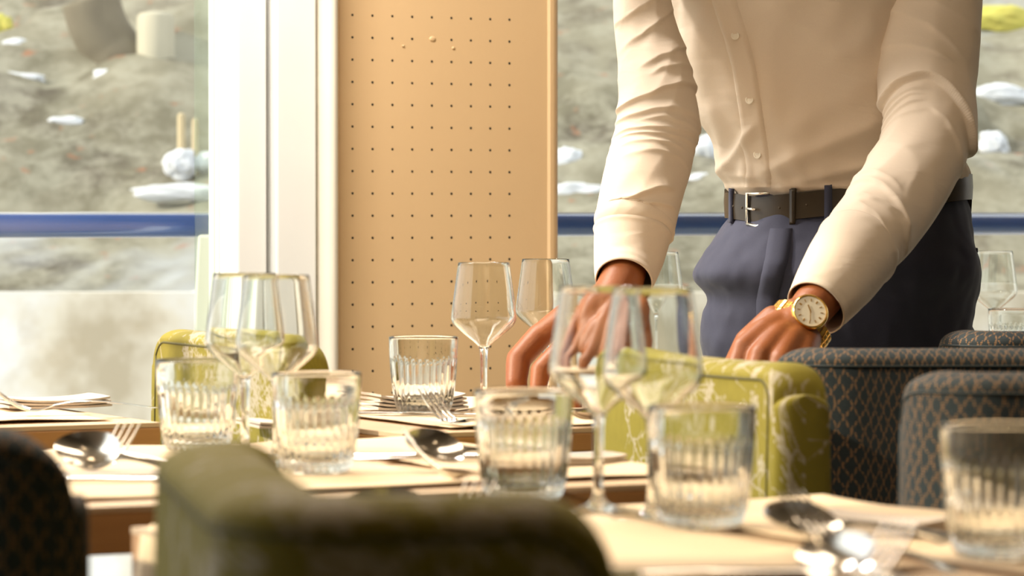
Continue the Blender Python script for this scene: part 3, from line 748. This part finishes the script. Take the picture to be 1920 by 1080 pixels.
chair('upholstered_chair', -0.150, 1.885, 10.5, 'green blossom fabric chair, blurred in the foreground with its back to the camera', 'green', W=0.43, wing=0.16, wing2=0.0, r=0.05, th=0.066, rc=0.04, H=0.853, step=0.003, seatd=0.36)
chair('upholstered_chair', 0.197, 3.50, 180+17.5, 'green blossom fabric chair right of the near wine glasses, in front of the waiter', 'green', W=0.52, wing=0.0, r=0.006, th=0.054, step=0.0012, rc=0.03, dip=0.004)
chair('upholstered_chair', -0.325, 4.03, 24, 'green blossom fabric chair by the left window behind the wine glasses', 'green', W=0.48, wing=0.0, r=0.006, th=0.05, step=0.0022, rc=0.035)
chair('upholstered_chair', -0.450, 2.44, 28, 'dark teal and brown chair, blurred at the lower left corner', 'blue', W=0.46, wing=0.05, r=0.04, th=0.05, seatd=0.4)
chair('upholstered_chair', 0.565, 3.62, 92, 'teal lattice fabric chair directly behind the right green chair', 'blue', W=0.50, wing=0.08, r=0.05, rc=0.055, seatd=0.38)
chair('upholstered_chair', 0.638, 3.06, 90, 'teal lattice fabric chair nearest the lower right tumbler', 'blue', W=0.50, wing=0.08, r=0.05, rc=0.055, seatd=0.38)
chair('upholstered_chair', 0.810, 4.16, 92, 'teal lattice fabric chair farthest back, beside the waiter at the right edge', 'blue', W=0.50, wing=0.08, r=0.05, rc=0.035, seatd=0.38)

# ------------------------------------------------------------ the waiter
HX, HZ = 0.462, 4.74
body = bmesh.new()
def PX(*a): return V(*a)
# his right arm (image left), inside the sleeve, then hand
chain(body, [PX(1240, -130, 4.545), PX(1205, 20, 4.52), PX(1233, 240, 4.46), PX(1194, 400, 4.415), PX(1172, 520, 4.342)], [0.030, 0.029, 0.034, 0.030, 0.0255])
Wr = PX(1165, 528, 4.335)
chain(body, [PX(1167, 522, 4.336), PX(1153, 555, 4.325), PX(1130, 590, 4.315)], [0.0285, 0.0285, 0.030])
KN = [(1012, 630, 4.335), (1056, 652, 4.295), (1101, 672, 4.265), (1146, 684, 4.25)]
for i, k in enumerate(KN):   # metacarpals
    st = (1140+15*i, 556+9*i, 4.33-0.01*i)
    chain(body, [PX(*st), PX((st[0]+k[0])/2, (st[1]+k[1])/2-9, (st[2]+k[2])/2-0.004), PX(*k)], [0.021, 0.0195, 0.0158])
ellipsoid(body, PX(1112, 600, 4.308), 0.042, 0.022, 0.036, Matrix.Rotation(math.radians(-38), 3, 'Y'))
ellipsoid(body, PX(1118, 640, 4.285), 0.042, 0.0215, 0.030, Matrix.Rotation(math.radians(-38), 3, 'Y'))
FG = [[(1012, 630, 4.335), (972, 674, 4.32), (968, 718, 4.305), (980, 757, 4.30)], [(1056, 652, 4.295), (1014, 694, 4.275), (1009, 730, 4.265), (1022, 764, 4.26)],
      [(1101, 672, 4.265), (1080, 712, 4.245), (1074, 740, 4.24), (1080, 768, 4.235)], [(1146, 684, 4.25), (1136, 722, 4.235), (1128, 746, 4.23), (1130, 770, 4.228)]]
for f, rr in zip(FG, ([0.0168, 0.0160, 0.0140, 0.0110], [0.0145, 0.0132, 0.011, 0.009], [0.014, 0.0125, 0.0105, 0.0085], [0.013, 0.0115, 0.0098, 0.008])):
    chain(body, [PX(*q) for q in f], rr)
chain(body, [PX(1182, 590, 4.31), PX(1200, 640, 4.29), PX(1192, 690, 4.275), PX(1178, 735, 4.27)], [0.021, 0.0165, 0.0135, 0.0105])
# his left arm (image right)
chain(body, [PX(1725, -130, 4.615), PX(1741, 60, 4.59), PX(1745, 225, 4.515), PX(1660, 395, 4.36), PX(1600, 475, 4.25), PX(1520, 580, 4.13)], [0.038, 0.036, 0.034, 0.033, 0.032, 0.0265])
chain(body, [PX(1545, 550, 4.15), PX(1510, 594, 4.12), PX(1484, 618, 4.10)], [0.026, 0.0255, 0.026])
KL = [(1392, 655, 4.05), (1425, 668, 4.03), (1462, 678, 4.025), (1498, 682, 4.04)]
for i, k in enumerate(KL):
    st = (1480+11*i, 604+8*i, 4.11)
    chain(body, [PX(*st), PX((st[0]+k[0])/2, (st[1]+k[1])/2-(7 if i < 3 else 2), (st[2]+k[2])/2), PX(*k)], [0.020, 0.0175, 0.0145])
for k, tip, rr in zip(KL, ((1372, 778, 4.02), (1408, 782, 4.0), (1446, 784, 4.0), (1484, 782, 4.01)), (0.0125, 0.0125, 0.012, 0.011)):
    mx = (k[0]*0.55+tip[0]*0.45-8, k[1]+45, k[2]-0.02); m2 = (tip[0]-2, 742, tip[2])
    chain(body, [PX(*k), PX(*mx), PX(*m2), PX(*tip)], [rr+0.001, rr, rr-0.0015, rr-0.003])
ellipsoid(body, PX(1436, 652, 4.095), 0.034, 0.019, 0.030, Matrix.Rotation(math.radians(35), 3, 'Y'))
ellipsoid(body, PX(1500, 608, 4.118), 0.034, 0.026, 0.030, Matrix.Rotation(math.radians(45), 3, 'Y'))
chain(body, [PX(1450, 600, 4.12), PX(1400, 640, 4.10), PX(1368, 700, 4.09), PX(1360, 740, 4.08)], [0.018, 0.015, 0.0125, 0.010])
# trunk, neck, head, legs
sh = PX(1490, -170, 4.58)
chain(body, [Vector((HX, HZ, 0.93)), Vector((HX-0.02, HZ-0.0, 1.1)), PX(1500, 0, 4.66), sh], [0.10, 0.085, 0.085, 0.07])
chain(body, [sh, PX(1240, -130, 4.545)], [0.045, 0.03]); chain(body, [sh, PX(1725, -130, 4.615)], [0.045, 0.038])
hd = sh + Vector((-0.05, -0.085, 0.215))
chain(body, [sh, hd + Vector((0.015, 0.02, -0.10))], [0.065, 0.052])
fdir = Vector((-0.62, -0.70, -0.35)).normalized(); Rh = fdir.to_track_quat('Y', 'Z').to_matrix()
ellipsoid(body, hd + Rh @ Vector((0, -0.01, 0.02)), 0.074, 0.095, 0.098, Rh)
ellipsoid(body, hd + Rh @ Vector((0, 0.03, -0.055)), 0.052, 0.06, 0.06, Rh)
chain(body, [hd + Rh @ Vector((0, 0.082, 0.02)), hd + Rh @ Vector((0, 0.108, -0.018))], [0.009, 0.014])
for sx in (-1, 1):
    ellipsoid(body, hd + Rh @ Vector((sx*0.076, -0.005, 0.0)), 0.010, 0.018, 0.031, Rh)
    chain(body, [hd + Rh @ Vector((sx*0.012, 0.086, 0.036)), hd + Rh @ Vector((sx*0.05, 0.072, 0.038))], [0.009, 0.007])
chain(body, [hd + Rh @ Vector((-0.022, 0.082, -0.052)), hd + Rh @ Vector((0.022, 0.082, -0.052))], [0.008, 0.008])
legs = [([Vector((HX-0.085, HZ+0.02, 0.88)), Vector((HX-0.075, HZ-0.01, 0.50)), Vector((HX-0.07, HZ+0.05, 0.09))]), ([Vector((HX+0.095, HZ+0.04, 0.88)), Vector((HX+0.10, HZ+0.04, 0.50)), Vector((HX+0.10, HZ+0.10, 0.09))])]
for lg in legs: chain(body, lg, [0.075, 0.05, 0.035])
person = obj('person', body, m_skin)
rm = person.modifiers.new('remesh', 'REMESH'); rm.mode = 'VOXEL'; rm.voxel_size = 0.0026; rm.use_smooth_shade = True
sm_ = person.modifiers.new('smooth', 'SMOOTH'); sm_.factor = 0.6; sm_.iterations = 7
tag(person, 'waiter in white shirt and navy trousers leaning over a table, gold watch on wrist', 'person')
# face details and hair
m_eye = simple('eye_white', (0.8, 0.78, 0.74), 0.2)
for sx in (-1, 1):
    bm = bmesh.new(); ellipsoid(bm, hd + Rh @ Vector((sx*0.031, 0.081, 0.020)), 0.011, 0.008, 0.007, Rh); obj('eye', bm, m_eye, person)
bm = bmesh.new(); ellipsoid(bm, hd + Rh @ Vector((0, -0.022, 0.036)), 0.082, 0.098, 0.095, Rh)
for v in list(bm.verts):
    q = Rh.inverted() @ (v.co - hd)
    if q.y > 0.055 and q.z < 0.075 or q.z < -0.03: bm.verts.remove(v)
o = obj('hair', bm, m_hair, person); s_ = o.modifiers.new('t', 'SOLIDIFY'); s_.thickness = 0.006

# shirt trunk: rings (py, centre px, Z, half width px, depth ratio)
rows = [(372, 1592, 4.74, 218), (352, 1588, 4.735, 222), (325, 1581, 4.725, 233), (295, 1572, 4.715, 230), (262, 1563, 4.70, 224), (215, 1545, 4.69, 232), (130, 1520, 4.67, 238), (50, 1500, 4.65, 240),
        (-40, 1486, 4.62, 240), (-110, 1482, 4.60, 236), (-165, 1482, 4.59, 205), (-205, 1484, 4.575, 130), (-235, 1484, 4.56, 84), (-262, 1482, 4.55, 80)]
R_ = cr(rows, 10)
NS = 160
def trunk_pt(row, a, off=0.0):
    py, px, Z, hwp = row; c = V(px, py, Z); hw = hwp/F*Z; dp = hw*0.70
    x = (hw+off)*math.copysign(abs(math.cos(a))**0.86, math.cos(a)); y = -(dp+off)*math.copysign(abs(math.sin(a))**0.9, math.sin(a))   # a = PI/2 faces the camera
    return Vector((c.x + x, c.y + y, c.z))
TS = [(1440, 322, 1660, 228, .007, 17), (1470, 352, 1650, 306, .004, 10), (1430, 10, 1590, 120, .003, 22), (1305, 60, 1322, 250, .004, 16), (1412, 245, 1352, 322, .007, 10), (1335, 200, 1358, 268, .005, 12),
      (1345, 352, 1640, 352, .004, 7), (1560, 120, 1650, 60, .003, 20), (1480, 250, 1640, 150, .0035, 20), (1372, 330, 1480, 344, .003, 7)]
def folds(row, a):
    py = row[0]; w = 0
    u = a*1.0; v = py/100.0
    # long diagonal drag lines from the right hip towards the chest
    q = (u*2.2 - v*0.55)
    w += 0.0035*noise.noise(Vector((q*2.0, (u+v)*0.5, 3.1)))
    w += 0.0045*noise.noise(Vector((u*1.4, v*1.0, 9.7)))
    # gathers just above the belt
    g = sm(py, 240, 345); w += 0.004*g*noise.noise(Vector((u*7.0, v*1.2, 5.0)))
    if math.sin(a) > -0.2:
        p = trunk_pt(row, a); qx = 960 + p.x/p.y*F
        for (x0, y0, x1, y1, amp, ww_) in TS:
            dx, dy = x1-x0, y1-y0; L2 = dx*dx+dy*dy; u_ = ((qx-x0)*dx + (py-y0)*dy)/L2
            if -0.25 < u_ < 1.25:
                d = ((qx-x0)*dy - (py-y0)*dx)/math.sqrt(L2)
                if abs(d) < 4*ww_: w += amp*math.exp(-abs(d/ww_)**1.6)*sm(u_, -0.25, 0.2)*(1-sm(u_, 0.8, 1.25))
    return w
bm = bmesh.new(); rings = []
for row in R_: rings.append([trunk_pt(row, 2*PI*k/NS, folds(row, 2*PI*k/NS) if k <= NS else 0) for k in range(NS)])
# smooth seam of folds at a=0/2pi lies under his left arm
loft(bm, rings)
shirt = obj('shirt', bm, m_shirt, person)
# placket + buttons
def find_a(row, px):
    best = None
    for k in range(400):
        a = PI*0.3 + PI*0.7*k/400; p = trunk_pt(row, a); q = 960 + p.x/p.y*F
        if best is None or abs(q-px) < best[0]: best = (abs(q-px), a)
    return best[1]
pl = [(-60, 1330), (0, 1352), (75, 1378), (130, 1392), (195, 1404), (250, 1412), (292, 1418), (335, 1424), (360, 1424)]
def plx(py): return float(np.interp(py, [p[0] for p in pl], [p[1] for p in pl]))
bm = bmesh.new(); Rg = []
for row in R_:
    if -60 <= row[0] <= 352:
        cx = plx(row[0]); w = 24; L_ = []
        for k in range(9):
            a = find_a(row, cx - w + 2*w*k/8); f = folds(row, a); e = 0.0032 if 0 < k < 8 else -0.001
            L_.append(trunk_pt(row, a, f+e))
        Rg.append(L_)
loft(bm, Rg, cap=False, closed=False)
obj('placket', bm, m_shirt, shirt)
for by in (-20, 73, 195, 292):
    row = min(R_, key=lambda r: abs(r[0]-by)); a = find_a(row, plx(by)+2); p = trunk_pt(row, a, folds(row, a)+0.003); n_ = (trunk_pt(row, a, 0.02)-trunk_pt(row, a, 0)).normalized(); n_ = (n_ + Vector((0.1, -0.3, 0))).normalized()
    bm = bmesh.new(); lathe(bm, [(0, 0), (0.0052, 0), (0.0057, 0.0008), (0.0055, 0.0016), (0.0044, 0.0018), (0.0038, 0.0011), (0.001, 0.0011), (0, 0.0011)], 24)
    for q in (-1, 1): lathe_v = bmesh.ops.create_cone(bm, cap_ends=True, segments=8, radius1=0.0006, radius2=0.0006, depth=0.0006, matrix=Matrix.Translation((q*0.0012, 0, 0.0013)))
    o = obj('button', bm, m_cream, shirt, angle=40); o.rotation_euler = n_.to_track_quat('Z', 'Y').to_euler(); o.location = p
# collar
bm = bmesh.new(); c0 = V(1484, -250, 4.555)
loft(bm, [[c0 + Vector((0.066*math.cos(2*PI*k/32)*f, 0.064*math.sin(2*PI*k/32)*f, z)) for k in range(32)] for z, f in ((-0.02, 1.1), (0.0, 1.0), (0.03, 0.98), (0.032, 1.03), (0.0, 1.2), (-0.02, 1.3))], cap=False)
obj('collar', bm, m_shirt, shirt)

def sleeve(pts, side, wr, name='sleeve', seg=144, n=26, flat=0.92, cuff=False):
    """pts: (px, py, Z, hw px)"""
    Q = cr(pts, n); bm = bmesh.new(); C3 = [V(q[0], q[1], q[2]) for q in Q]; rr = [q[3]/F*q[2] for q in Q]
    x = None; rings = []; m = len(C3); acc = 0; T = []
    for i in range(m):
        t = (C3[min(i+2, m-1)]-C3[max(i-2, 0)]).normalized(); T.append(t)
    x = T[0].cross(Vector((0, 1, 0))).normalized()      # image-plane side
    for i in range(m):
        t = T[i]; x = (x - t*x.dot(t)).normalized(); y = t.cross(x)
        if i: acc += (C3[i]-C3[i-1]).length
        ring = []
        for k in range(seg):
            a = 2*PI*k/seg; r = rr[i]*(1 if True else 1)
            d = wr(acc, a, i/(m-1))
            ring.append(C3[i] + x*math.cos(a)*(r+d) + y*math.sin(a)*(r*flat+d))
        rings.append(ring)
    R0 = loft(bm, rings, cap=False)
    if name == 'sleeve': bm.faces.new(R0[0])
    o = obj(name, bm, m_shirt, shirt)
    s_ = o.modifiers.new('thick', 'SOLIDIFY'); s_.thickness = 0.0016; s_.offset = -1
    return o, rings
def ridge(v): return 1-abs(v)*2
def smap(pts):
    Q = cr(pts, 12); P = [V(q[0], q[1], q[2]) for q in Q]; A = [0]
    for a, b in zip(P, P[1:]): A.append(A[-1]+(a-b).length)
    return [q[1] for q in Q], A
def crease_fn(pts, creases):
    pys, A = smap(pts)
    K = []
    for pL, pC, pR, q0, q1, amp, w1, w2 in creases: K.append((pC, (pR-pL)/2, (pR+pL)/2-pC, q0, q1, amp, w1, w2))
    def fn(s, a):
        q = math.cos(a); front = sm(math.sin(a), -0.45, 0.1); w = 0
        if front <= 0: return 0
        for c0, c1, c2, q0, q1, amp, w1, w2 in K:
            if q < q0-0.3 or q > q1+0.3: continue
            d = s - (np.interp(c0 + c1*q + c2*q*q, pys, A) + 0.003*noise.noise(Vector((q*3, c0*0.1, 0))))
            if d < -5*w1 or d > 5*w2: continue
            e = math.exp(d/w1) if d < 0 else math.exp(-(d/w2)**1.5)
            w += amp*e*sm(q, q0-0.3, q0+0.15)*(1-sm(q, q1-0.15, q1+0.3))*front
        return w
    return fn
PR = [(1350, -186, 4.575, 48), (1272, -165, 4.56, 62), (1215, -60, 4.53, 60), (1203, 0, 4.52, 54), (1213, 70, 4.51, 58), (1228, 150, 4.49, 68), (1234, 220, 4.47, 75), (1222, 290, 4.45, 78), (1205, 350, 4.42, 78), (1193, 408, 4.40, 76), (1189, 426, 4.392, 77), (1186, 446, 4.385, 60)]
PL = [(1610, -190, 4.60, 52), (1690, -168, 4.615, 84), (1735, -80, 4.61, 100), (1741, 0, 4.60, 100), (1741, 80, 4.585, 96), (1739, 160, 4.56, 89), (1743, 222, 4.52, 82), (1733, 275, 4.475, 81), (1703, 335, 4.42, 84), (1664, 395, 4.36, 83), (1622, 448, 4.29, 80), (1600, 475, 4.26, 76)]
cf_r = crease_fn(PR, [(222, 190, 172, -1.2, 1.2, 0.0055, 0.030, 0.0028), (252, 226, 232, -1, 1.2, 0.004, 0.012, 0.003), (285, 262, 250, -1, .7, .0035, .010, .003), (302, 277, 270, -.9, .8, .003, .008, .003),
  (270, 243, 252, -.5, 1, .003, .008, .003), (326, 300, 290, -1, .5, .0025, .010, .004), (348, 320, 312, -.8, .7, .0022, .010, .004), (152, 128, 100, -.5, 1, .0035, .020, .004), (98, 60, 20, -.8, .8, .0035, .022, .005),
  (182, 152, 140, -.3, 1, .003, .014, .004), (40, 10, -30, -1, .6, .003, .02, .005), (455, 380, 366, -1.1, .4, .006, .016, .004), (460, 408, 392, -1, .6, .004, .012, .004), (442, 426, 405, -.7, .7, .003, .008, .004)])
cf_l = crease_fn(PL, [(206, 207, 266, -1.3, 1.3, 0.0115, 0.055, 0.0022), (224, 225, 244, -1.2, -.35, .0045, .008, .0025), (240, 234, 244, -1.2, -.45, .0045, .008, .0025), (262, 246, 240, -1.2, -.4, .005, .010, .003),
  (282, 264, 250, -1.2, -.3, .003, .012, .004), (110, 140, 205, -.9, .2, .0035, .025, .006), (30, 90, 170, -.9, .5, .0035, .03, .007), (-20, 30, 80, -.7, .8, .003, .03, .007), (250, 262, 300, 0.0, 1.1, .003, .025, .006),
  (398, 420, 446, -.8, .9, .0055, .020, .0045), (428, 440, 440, -.5, .8, .005, .012, .004), (385, 404, 432, -.9, .1, .004, .016, .005), (440, 455, 470, -.4, 1.1, .0045, .012, .004), (330, 345, 380, -1.0, .0, .0025, .03, .008)])
def wr_r(s, a, f):      # his right sleeve (image left)
    w = 0.0
    el = math.exp(-((s-0.30)/0.10)**2)
    skew = s*26 + 1.3*math.sin(a+0.6) + 0.9*math.sin(2*a)
    w += 0.0016*(0.4+el)*ridge(noise.noise(Vector((math.cos(a)*0.9, math.sin(a)*0.9, skew*0.55)))) + cf_r(s, a)
    w *= 1-0.9*sm(s, 0.515, 0.53)
    return w
# upper sleeve reaches from the shoulder to the cuff in one piece
sl_r, _ = sleeve(PR, 'r', wr_r, n=34)
def cuff(pts, jut, name='cuff'):
    return sleeve(pts, '', lambda s, a, f: 0.0012*noise.noise(Vector((a, s*20, jut))) + 0.0018*math.exp(-((f-0.06)/0.03)**2) - 0.001*math.exp(-((f-0.9)/0.02)**2), name, n=12)
cuff([(1187, 432, 4.39, 73), (1181, 470, 4.375, 68), (1175, 504, 4.355, 61), (1170, 528, 4.328, 54)], 1.0)
def wr_l(s, a, f):
    w = 0.0
    el = math.exp(-((s-0.31)/0.045)**2)
    inner = 0.5+0.5*math.cos(a-0.2) if True else 1
    skew = s*30 + 1.2*math.sin(a)
    w += 0.0015*(ridge(noise.noise(Vector((math.cos(a)*1.1+4, math.sin(a)*1.1, skew*0.35))))-0.5) + cf_l(s, a)
    return w
sleeve(PL, 'l', wr_l, n=34)
cuff([(1612, 462, 4.27, 80), (1583, 500, 4.225, 78), (1553, 545, 4.17, 68), (1530, 578, 4.14, 59)], 2.0)

# trousers
bm = bmesh.new()
tr = [(352, 1592, 4.74, 216, 0.70), (372, 1592, 4.74, 219, 0.70), (405, 1592, 4.74, 228, 0.71), (450, 1580, 4.735, 246, 0.72), (495, 1570, 4.73, 262, 0.72), (520, 1567, 4.73, 267, 0.70), (556, 1579, 4.73, 250, 0.66), (592, 1569, 4.73, 254, 0.62), (650, 1565, 4.73, 246, 0.58), (700, 1566, 4.73, 236, 0.5)]
rg = []
for row in cr(tr, 8):
    py, px, Z, hwp, dr = row; c = V(px, py, Z); hw = hwp/F*Z
    rg.append([c + Vector((hw*math.copysign(abs(math.cos(a))**0.85, math.cos(a)), -hw*dr*math.copysign(abs(math.sin(a))**0.85, math.sin(a)), 0)) for a in [2*PI*k/72 for k in range(72)]])
loft(bm, rg)
capsule(bm, (HX-0.085, HZ, 0.80), (HX-0.08, HZ+0.0, 0.45), 0.100, 0.078); capsule(bm, (HX-0.08, HZ+0.0, 0.45), (HX-0.07, HZ+0.06, 0.14), 0.078, 0.065)
capsule(bm, (HX+0.09, HZ+0.02, 0.80), (HX+0.10, HZ+0.04, 0.45), 0.100, 0.078); capsule(bm, (HX+0.10, HZ+0.04, 0.45), (HX+0.10, HZ+0.11, 0.14), 0.078, 0.065)
trs = obj('trousers', bm, m_trouser, person)
rm = trs.modifiers.new('remesh', 'REMESH'); rm.mode = 'VOXEL'; rm.voxel_size = 0.005; rm.use_smooth_shade = True
s_ = trs.modifiers.new('smooth', 'SMOOTH'); s_.factor = 0.5; s_.iterations = 4
tx = bpy.data.textures.new('cloth_folds', 'CLOUDS'); tx.noise_scale = 0.075; tx.noise_depth = 2
dm = trs.modifiers.new('folds', 'DISPLACE'); dm.texture = tx; dm.strength = 0.016; dm.mid_level = 0.5
# fly, front creases and pocket seams as narrow raised folds
def on_tr(px, py, off):
    rowi = [np.interp(py, [r[0] for r in tr], [r[k] for r in tr]) for k in range(5)]; _, cx, Z, hwp, dr = rowi
    hw = hwp/F*Z; xx = (px-cx)/F*Z; q = min(abs(xx)/hw, 0.985); ca = q**(1/0.85); sa = math.sqrt(max(1-ca*ca, 0)); d = hw*dr*sa**0.85
    return Vector(((px-960)/F*(Z-d), Z-d-off, V(px, py, Z-d).z))
bm = bmesh.new()
Rg = []
for k in range(28):
    py = 428 + k*8; cx = float(np.interp(py, [428, 480, 560, 650], [1455, 1447, 1430, 1428])); Rg.append([on_tr(cx+dx, py, o_) for dx, o_ in ((-12, -0.006), (-10, 0.001), (0, 0.0030), (12, 0.0028), (26, 0.001), (34, -0.006))])
loft(bm, Rg, cap=False, closed=False); obj('fly', bm, m_trouser, trs)
bm = bmesh.new(); Rg = []
for k in range(10):
    px = 1770 + k*7; py = 474 - k*0.5; Rg.append([on_tr(px, py+dy, o_) for dy, o_ in ((-5, -0.003), (-3, 0.004), (3, 0.004), (5, -0.003))])
loft(bm, Rg, cap=False, closed=False); obj('pocket_welt', bm, m_trouser, trs)
# belt following the waist
bm = bmesh.new(); Rg = []
beltpy = lambda px: float(np.interp(px, [1365, 1420, 1600, 1815], [385, 394, 375, 350]))
def belt_pt(a, off, dz):
    c = V(1590, 380, 4.74); hw = 221/F*4.74
    p = c + Vector(((hw+off)*math.copysign(abs(math.cos(a))**0.85, math.cos(a)), -(hw*0.70+off)*math.copysign(abs(math.sin(a))**0.85, math.sin(a)), 0))
    if True:
        qx = 960 + p.x/p.y*F; tgt = V(qx, beltpy(qx), p.y).z; back = 0 if math.sin(a) > 0 else 1
        p.z = (tgt if not back else V(qx, 378, p.y).z) + dz
    return p
for k in range(160):
    a = 2*PI*k/160; Rg.append([belt_pt(a, 0.003, -0.018), belt_pt(a, 0.0075, -0.0175), belt_pt(a, 0.0085, 0), belt_pt(a, 0.0075, 0.0175), belt_pt(a, 0.003, 0.018)])
Rg.append(Rg[0]); loft(bm, Rg, cap=False, closed=False)
belt = obj('belt', bm, m_belt, person, angle=60)
def a_belt(px):
    return min((abs(960 + belt_pt(PI*k/400, 0.008, 0).x/belt_pt(PI*k/400, 0.008, 0).y*F - px), PI*k/400) for k in range(1, 400))[1]
bm = bmesh.new()
aL, aR = a_belt(1404), a_belt(1444)
fr = [belt_pt(aL, 0.011, -0.021), belt_pt(aL, 0.011, 0.021), belt_pt((aL+aR)/2, 0.012, 0.022), belt_pt(aR, 0.011, 0.021)]
tube(bm, fr, 0.0023, 8); tube(bm, [belt_pt(aL, 0.011, -0.021), belt_pt((aL+aR)/2, 0.012, -0.022), belt_pt(aR, 0.011, -0.021)], 0.0023, 8)
tube(bm, [belt_pt(aL, 0.0125, 0), belt_pt((aL+aR)/2, 0.0145, 0.0)], 0.0018, 8)
obj('buckle', bm, m_buckle, belt)
for px in (1364, 1487, 1553):
    bm = bmesh.new(); a = a_belt(max(px, 1372)); da = 0.012/0.2*(0.45 if px != 1487 else 0.4)
    loft(bm, [[belt_pt(a-da, 0.006, z), belt_pt(a-da, 0.0115, z), belt_pt(a+da, 0.0115, z), belt_pt(a+da, 0.006, z)] for z in (-0.024, -0.02, 0.02, 0.024)])
    obj('belt_loop', bm, m_trouser if px != 1487 else m_belt, trs if px != 1487 else belt)
for px in (1376, 1392, 1462, 1512):
    bm = bmesh.new(); a = a_belt(px); ellipsoid(bm, belt_pt(a, 0.0085, 0), 0.0018, 0.0012, 0.0018); obj('belt_hole', bm, m_hole, belt)
# shoes
for lg in legs:
    an = lg[2]; bm = bmesh.new(); fd = Vector((-0.45, -0.89, 0)).normalized(); sd_ = Vector((0.89, -0.45, 0))
    rs = []
    for u_, w_, h_ in ((-0.09, 0.022, 0.05), (-0.07, 0.036, 0.085), (-0.02, 0.04, 0.10), (0.04, 0.04, 0.085), (0.10, 0.047, 0.055), (0.15, 0.045, 0.045), (0.18, 0.028, 0.035), (0.19, 0.01, 0.02)):
        c = Vector((an.x, an.y, 0)) + fd*u_
        rs.append([c + sd_*w_*math.cos(a) + Vector((0, 0, max(0.0, h_/2 + h_/2*math.sin(a)*1.0))) for a in [2*PI*k/20 for k in range(20)]])
    loft(bm, rs); obj('shoe', bm, m_shoe, person)
# wristwatch
wc = PX(1499, 613, 4.12); ax = (PX(1484, 628, 4.12) - PX(1545, 548, 4.15)).normalized()
view = (Vector((0, 0, CZ)) - wc).normalized(); nn = (view + Vector((-0.03, 0, 0.0))); nn = (nn - ax*nn.dot(ax)).normalized(); ww = ax.cross(nn)
Mw = Matrix((ax, ww, nn)).transposed()
def wl(x, y, z): return wc + Mw @ Vector((x, y, z))
bm = bmesh.new()
for k in range(30):
    a = 2*PI*k/30
    if abs((a-PI/2+PI) % (2*PI) - PI) < 0.42: continue
    ca, sa = math.cos(a), math.sin(a); w = 0.0095; da = 0.082
    for x0, x1, o_ in ((-w, -0.0035, 0.0), (-0.0032, 0.0032, 0.0004), (0.0035, w, 0.0)):
        pts = []
        for q in (a-da, a+da):
            for rad in (0.0, 0.0026):
                for x in (x0, x1): pts.append(wl(x, (0.0375+rad+o_)*math.cos(q), (0.0300+rad+o_)*math.sin(q)-0.0005))
        hexa(bm, [pts[0], pts[1], pts[3], pts[2], pts[4], pts[5], pts[7], pts[6]])
watch = obj('watch_bracelet', bm, m_gold, person, smooth=False); bevel(watch, 0.0005)
cb = wl(-0.0055, 0, 0.0335)
def wlathe(name, prof, m, par, seg=48):
    bm = bmesh.new(); lathe(bm, [(q[0]*1.1, q[1]) for q in prof], seg)
    for v in bm.verts: v.co = cb + Mw @ v.co
    return obj(name, bm, m, par, angle=30)
case = wlathe('watch_case', [(0, 0), (0.0185, 0), (0.0205, 0.002), (0.0208, 0.005), (0.0200, 0.0075), (0.0188, 0.0088), (0.0180, 0.0088), (0.0176, 0.0070), (0, 0.0070)], m_gold, watch)
wlathe('watch_dial', [(0, 0.0071), (0.0175, 0.0071), (0.0175, 0.0073), (0, 0.0074)], m_dial, watch)
bm = bmesh.new()
for k in range(12):
    a = 2*PI*k/12; c, s = math.cos(a), math.sin(a); r0, r1, h = 0.0125, 0.0160, 0.0005 if k % 3 else 0.0009
    q = [Vector((c*r0 - s*h, s*r0 + c*h, 0.0074)), Vector((c*r1 - s*h, s*r1 + c*h, 0.0074)), Vector((c*r1 + s*h, s*r1 - c*h, 0.0074)), Vector((c*r0 + s*h, s*r0 - c*h, 0.0074))]
    hexa(bm, [cb + Mw @ p for p in q] + [cb + Mw @ (p + Vector((0, 0, 0.0005))) for p in q])
for a, r1, h in ((2.2, 0.0085, 0.0007), (-0.6, 0.0125, 0.0005)):
    c, s = math.cos(a), math.sin(a); r0 = -0.002
    q = [Vector((c*r0 - s*h, s*r0 + c*h, 0.0078)), Vector((c*r1 - s*h, s*r1 + c*h, 0.0078)), Vector((c*r1 + s*h, s*r1 - c*h, 0.0078)), Vector((c*r0 + s*h, s*r0 - c*h, 0.0078))]
    hexa(bm, [cb + Mw @ p for p in q] + [cb + Mw @ (p + Vector((0, 0, 0.0004))) for p in q])
obj('watch_hands', bm, simple('dark_gold', (0.45, 0.26, 0.06), 0.35, Metallic=1.0), watch, smooth=False)
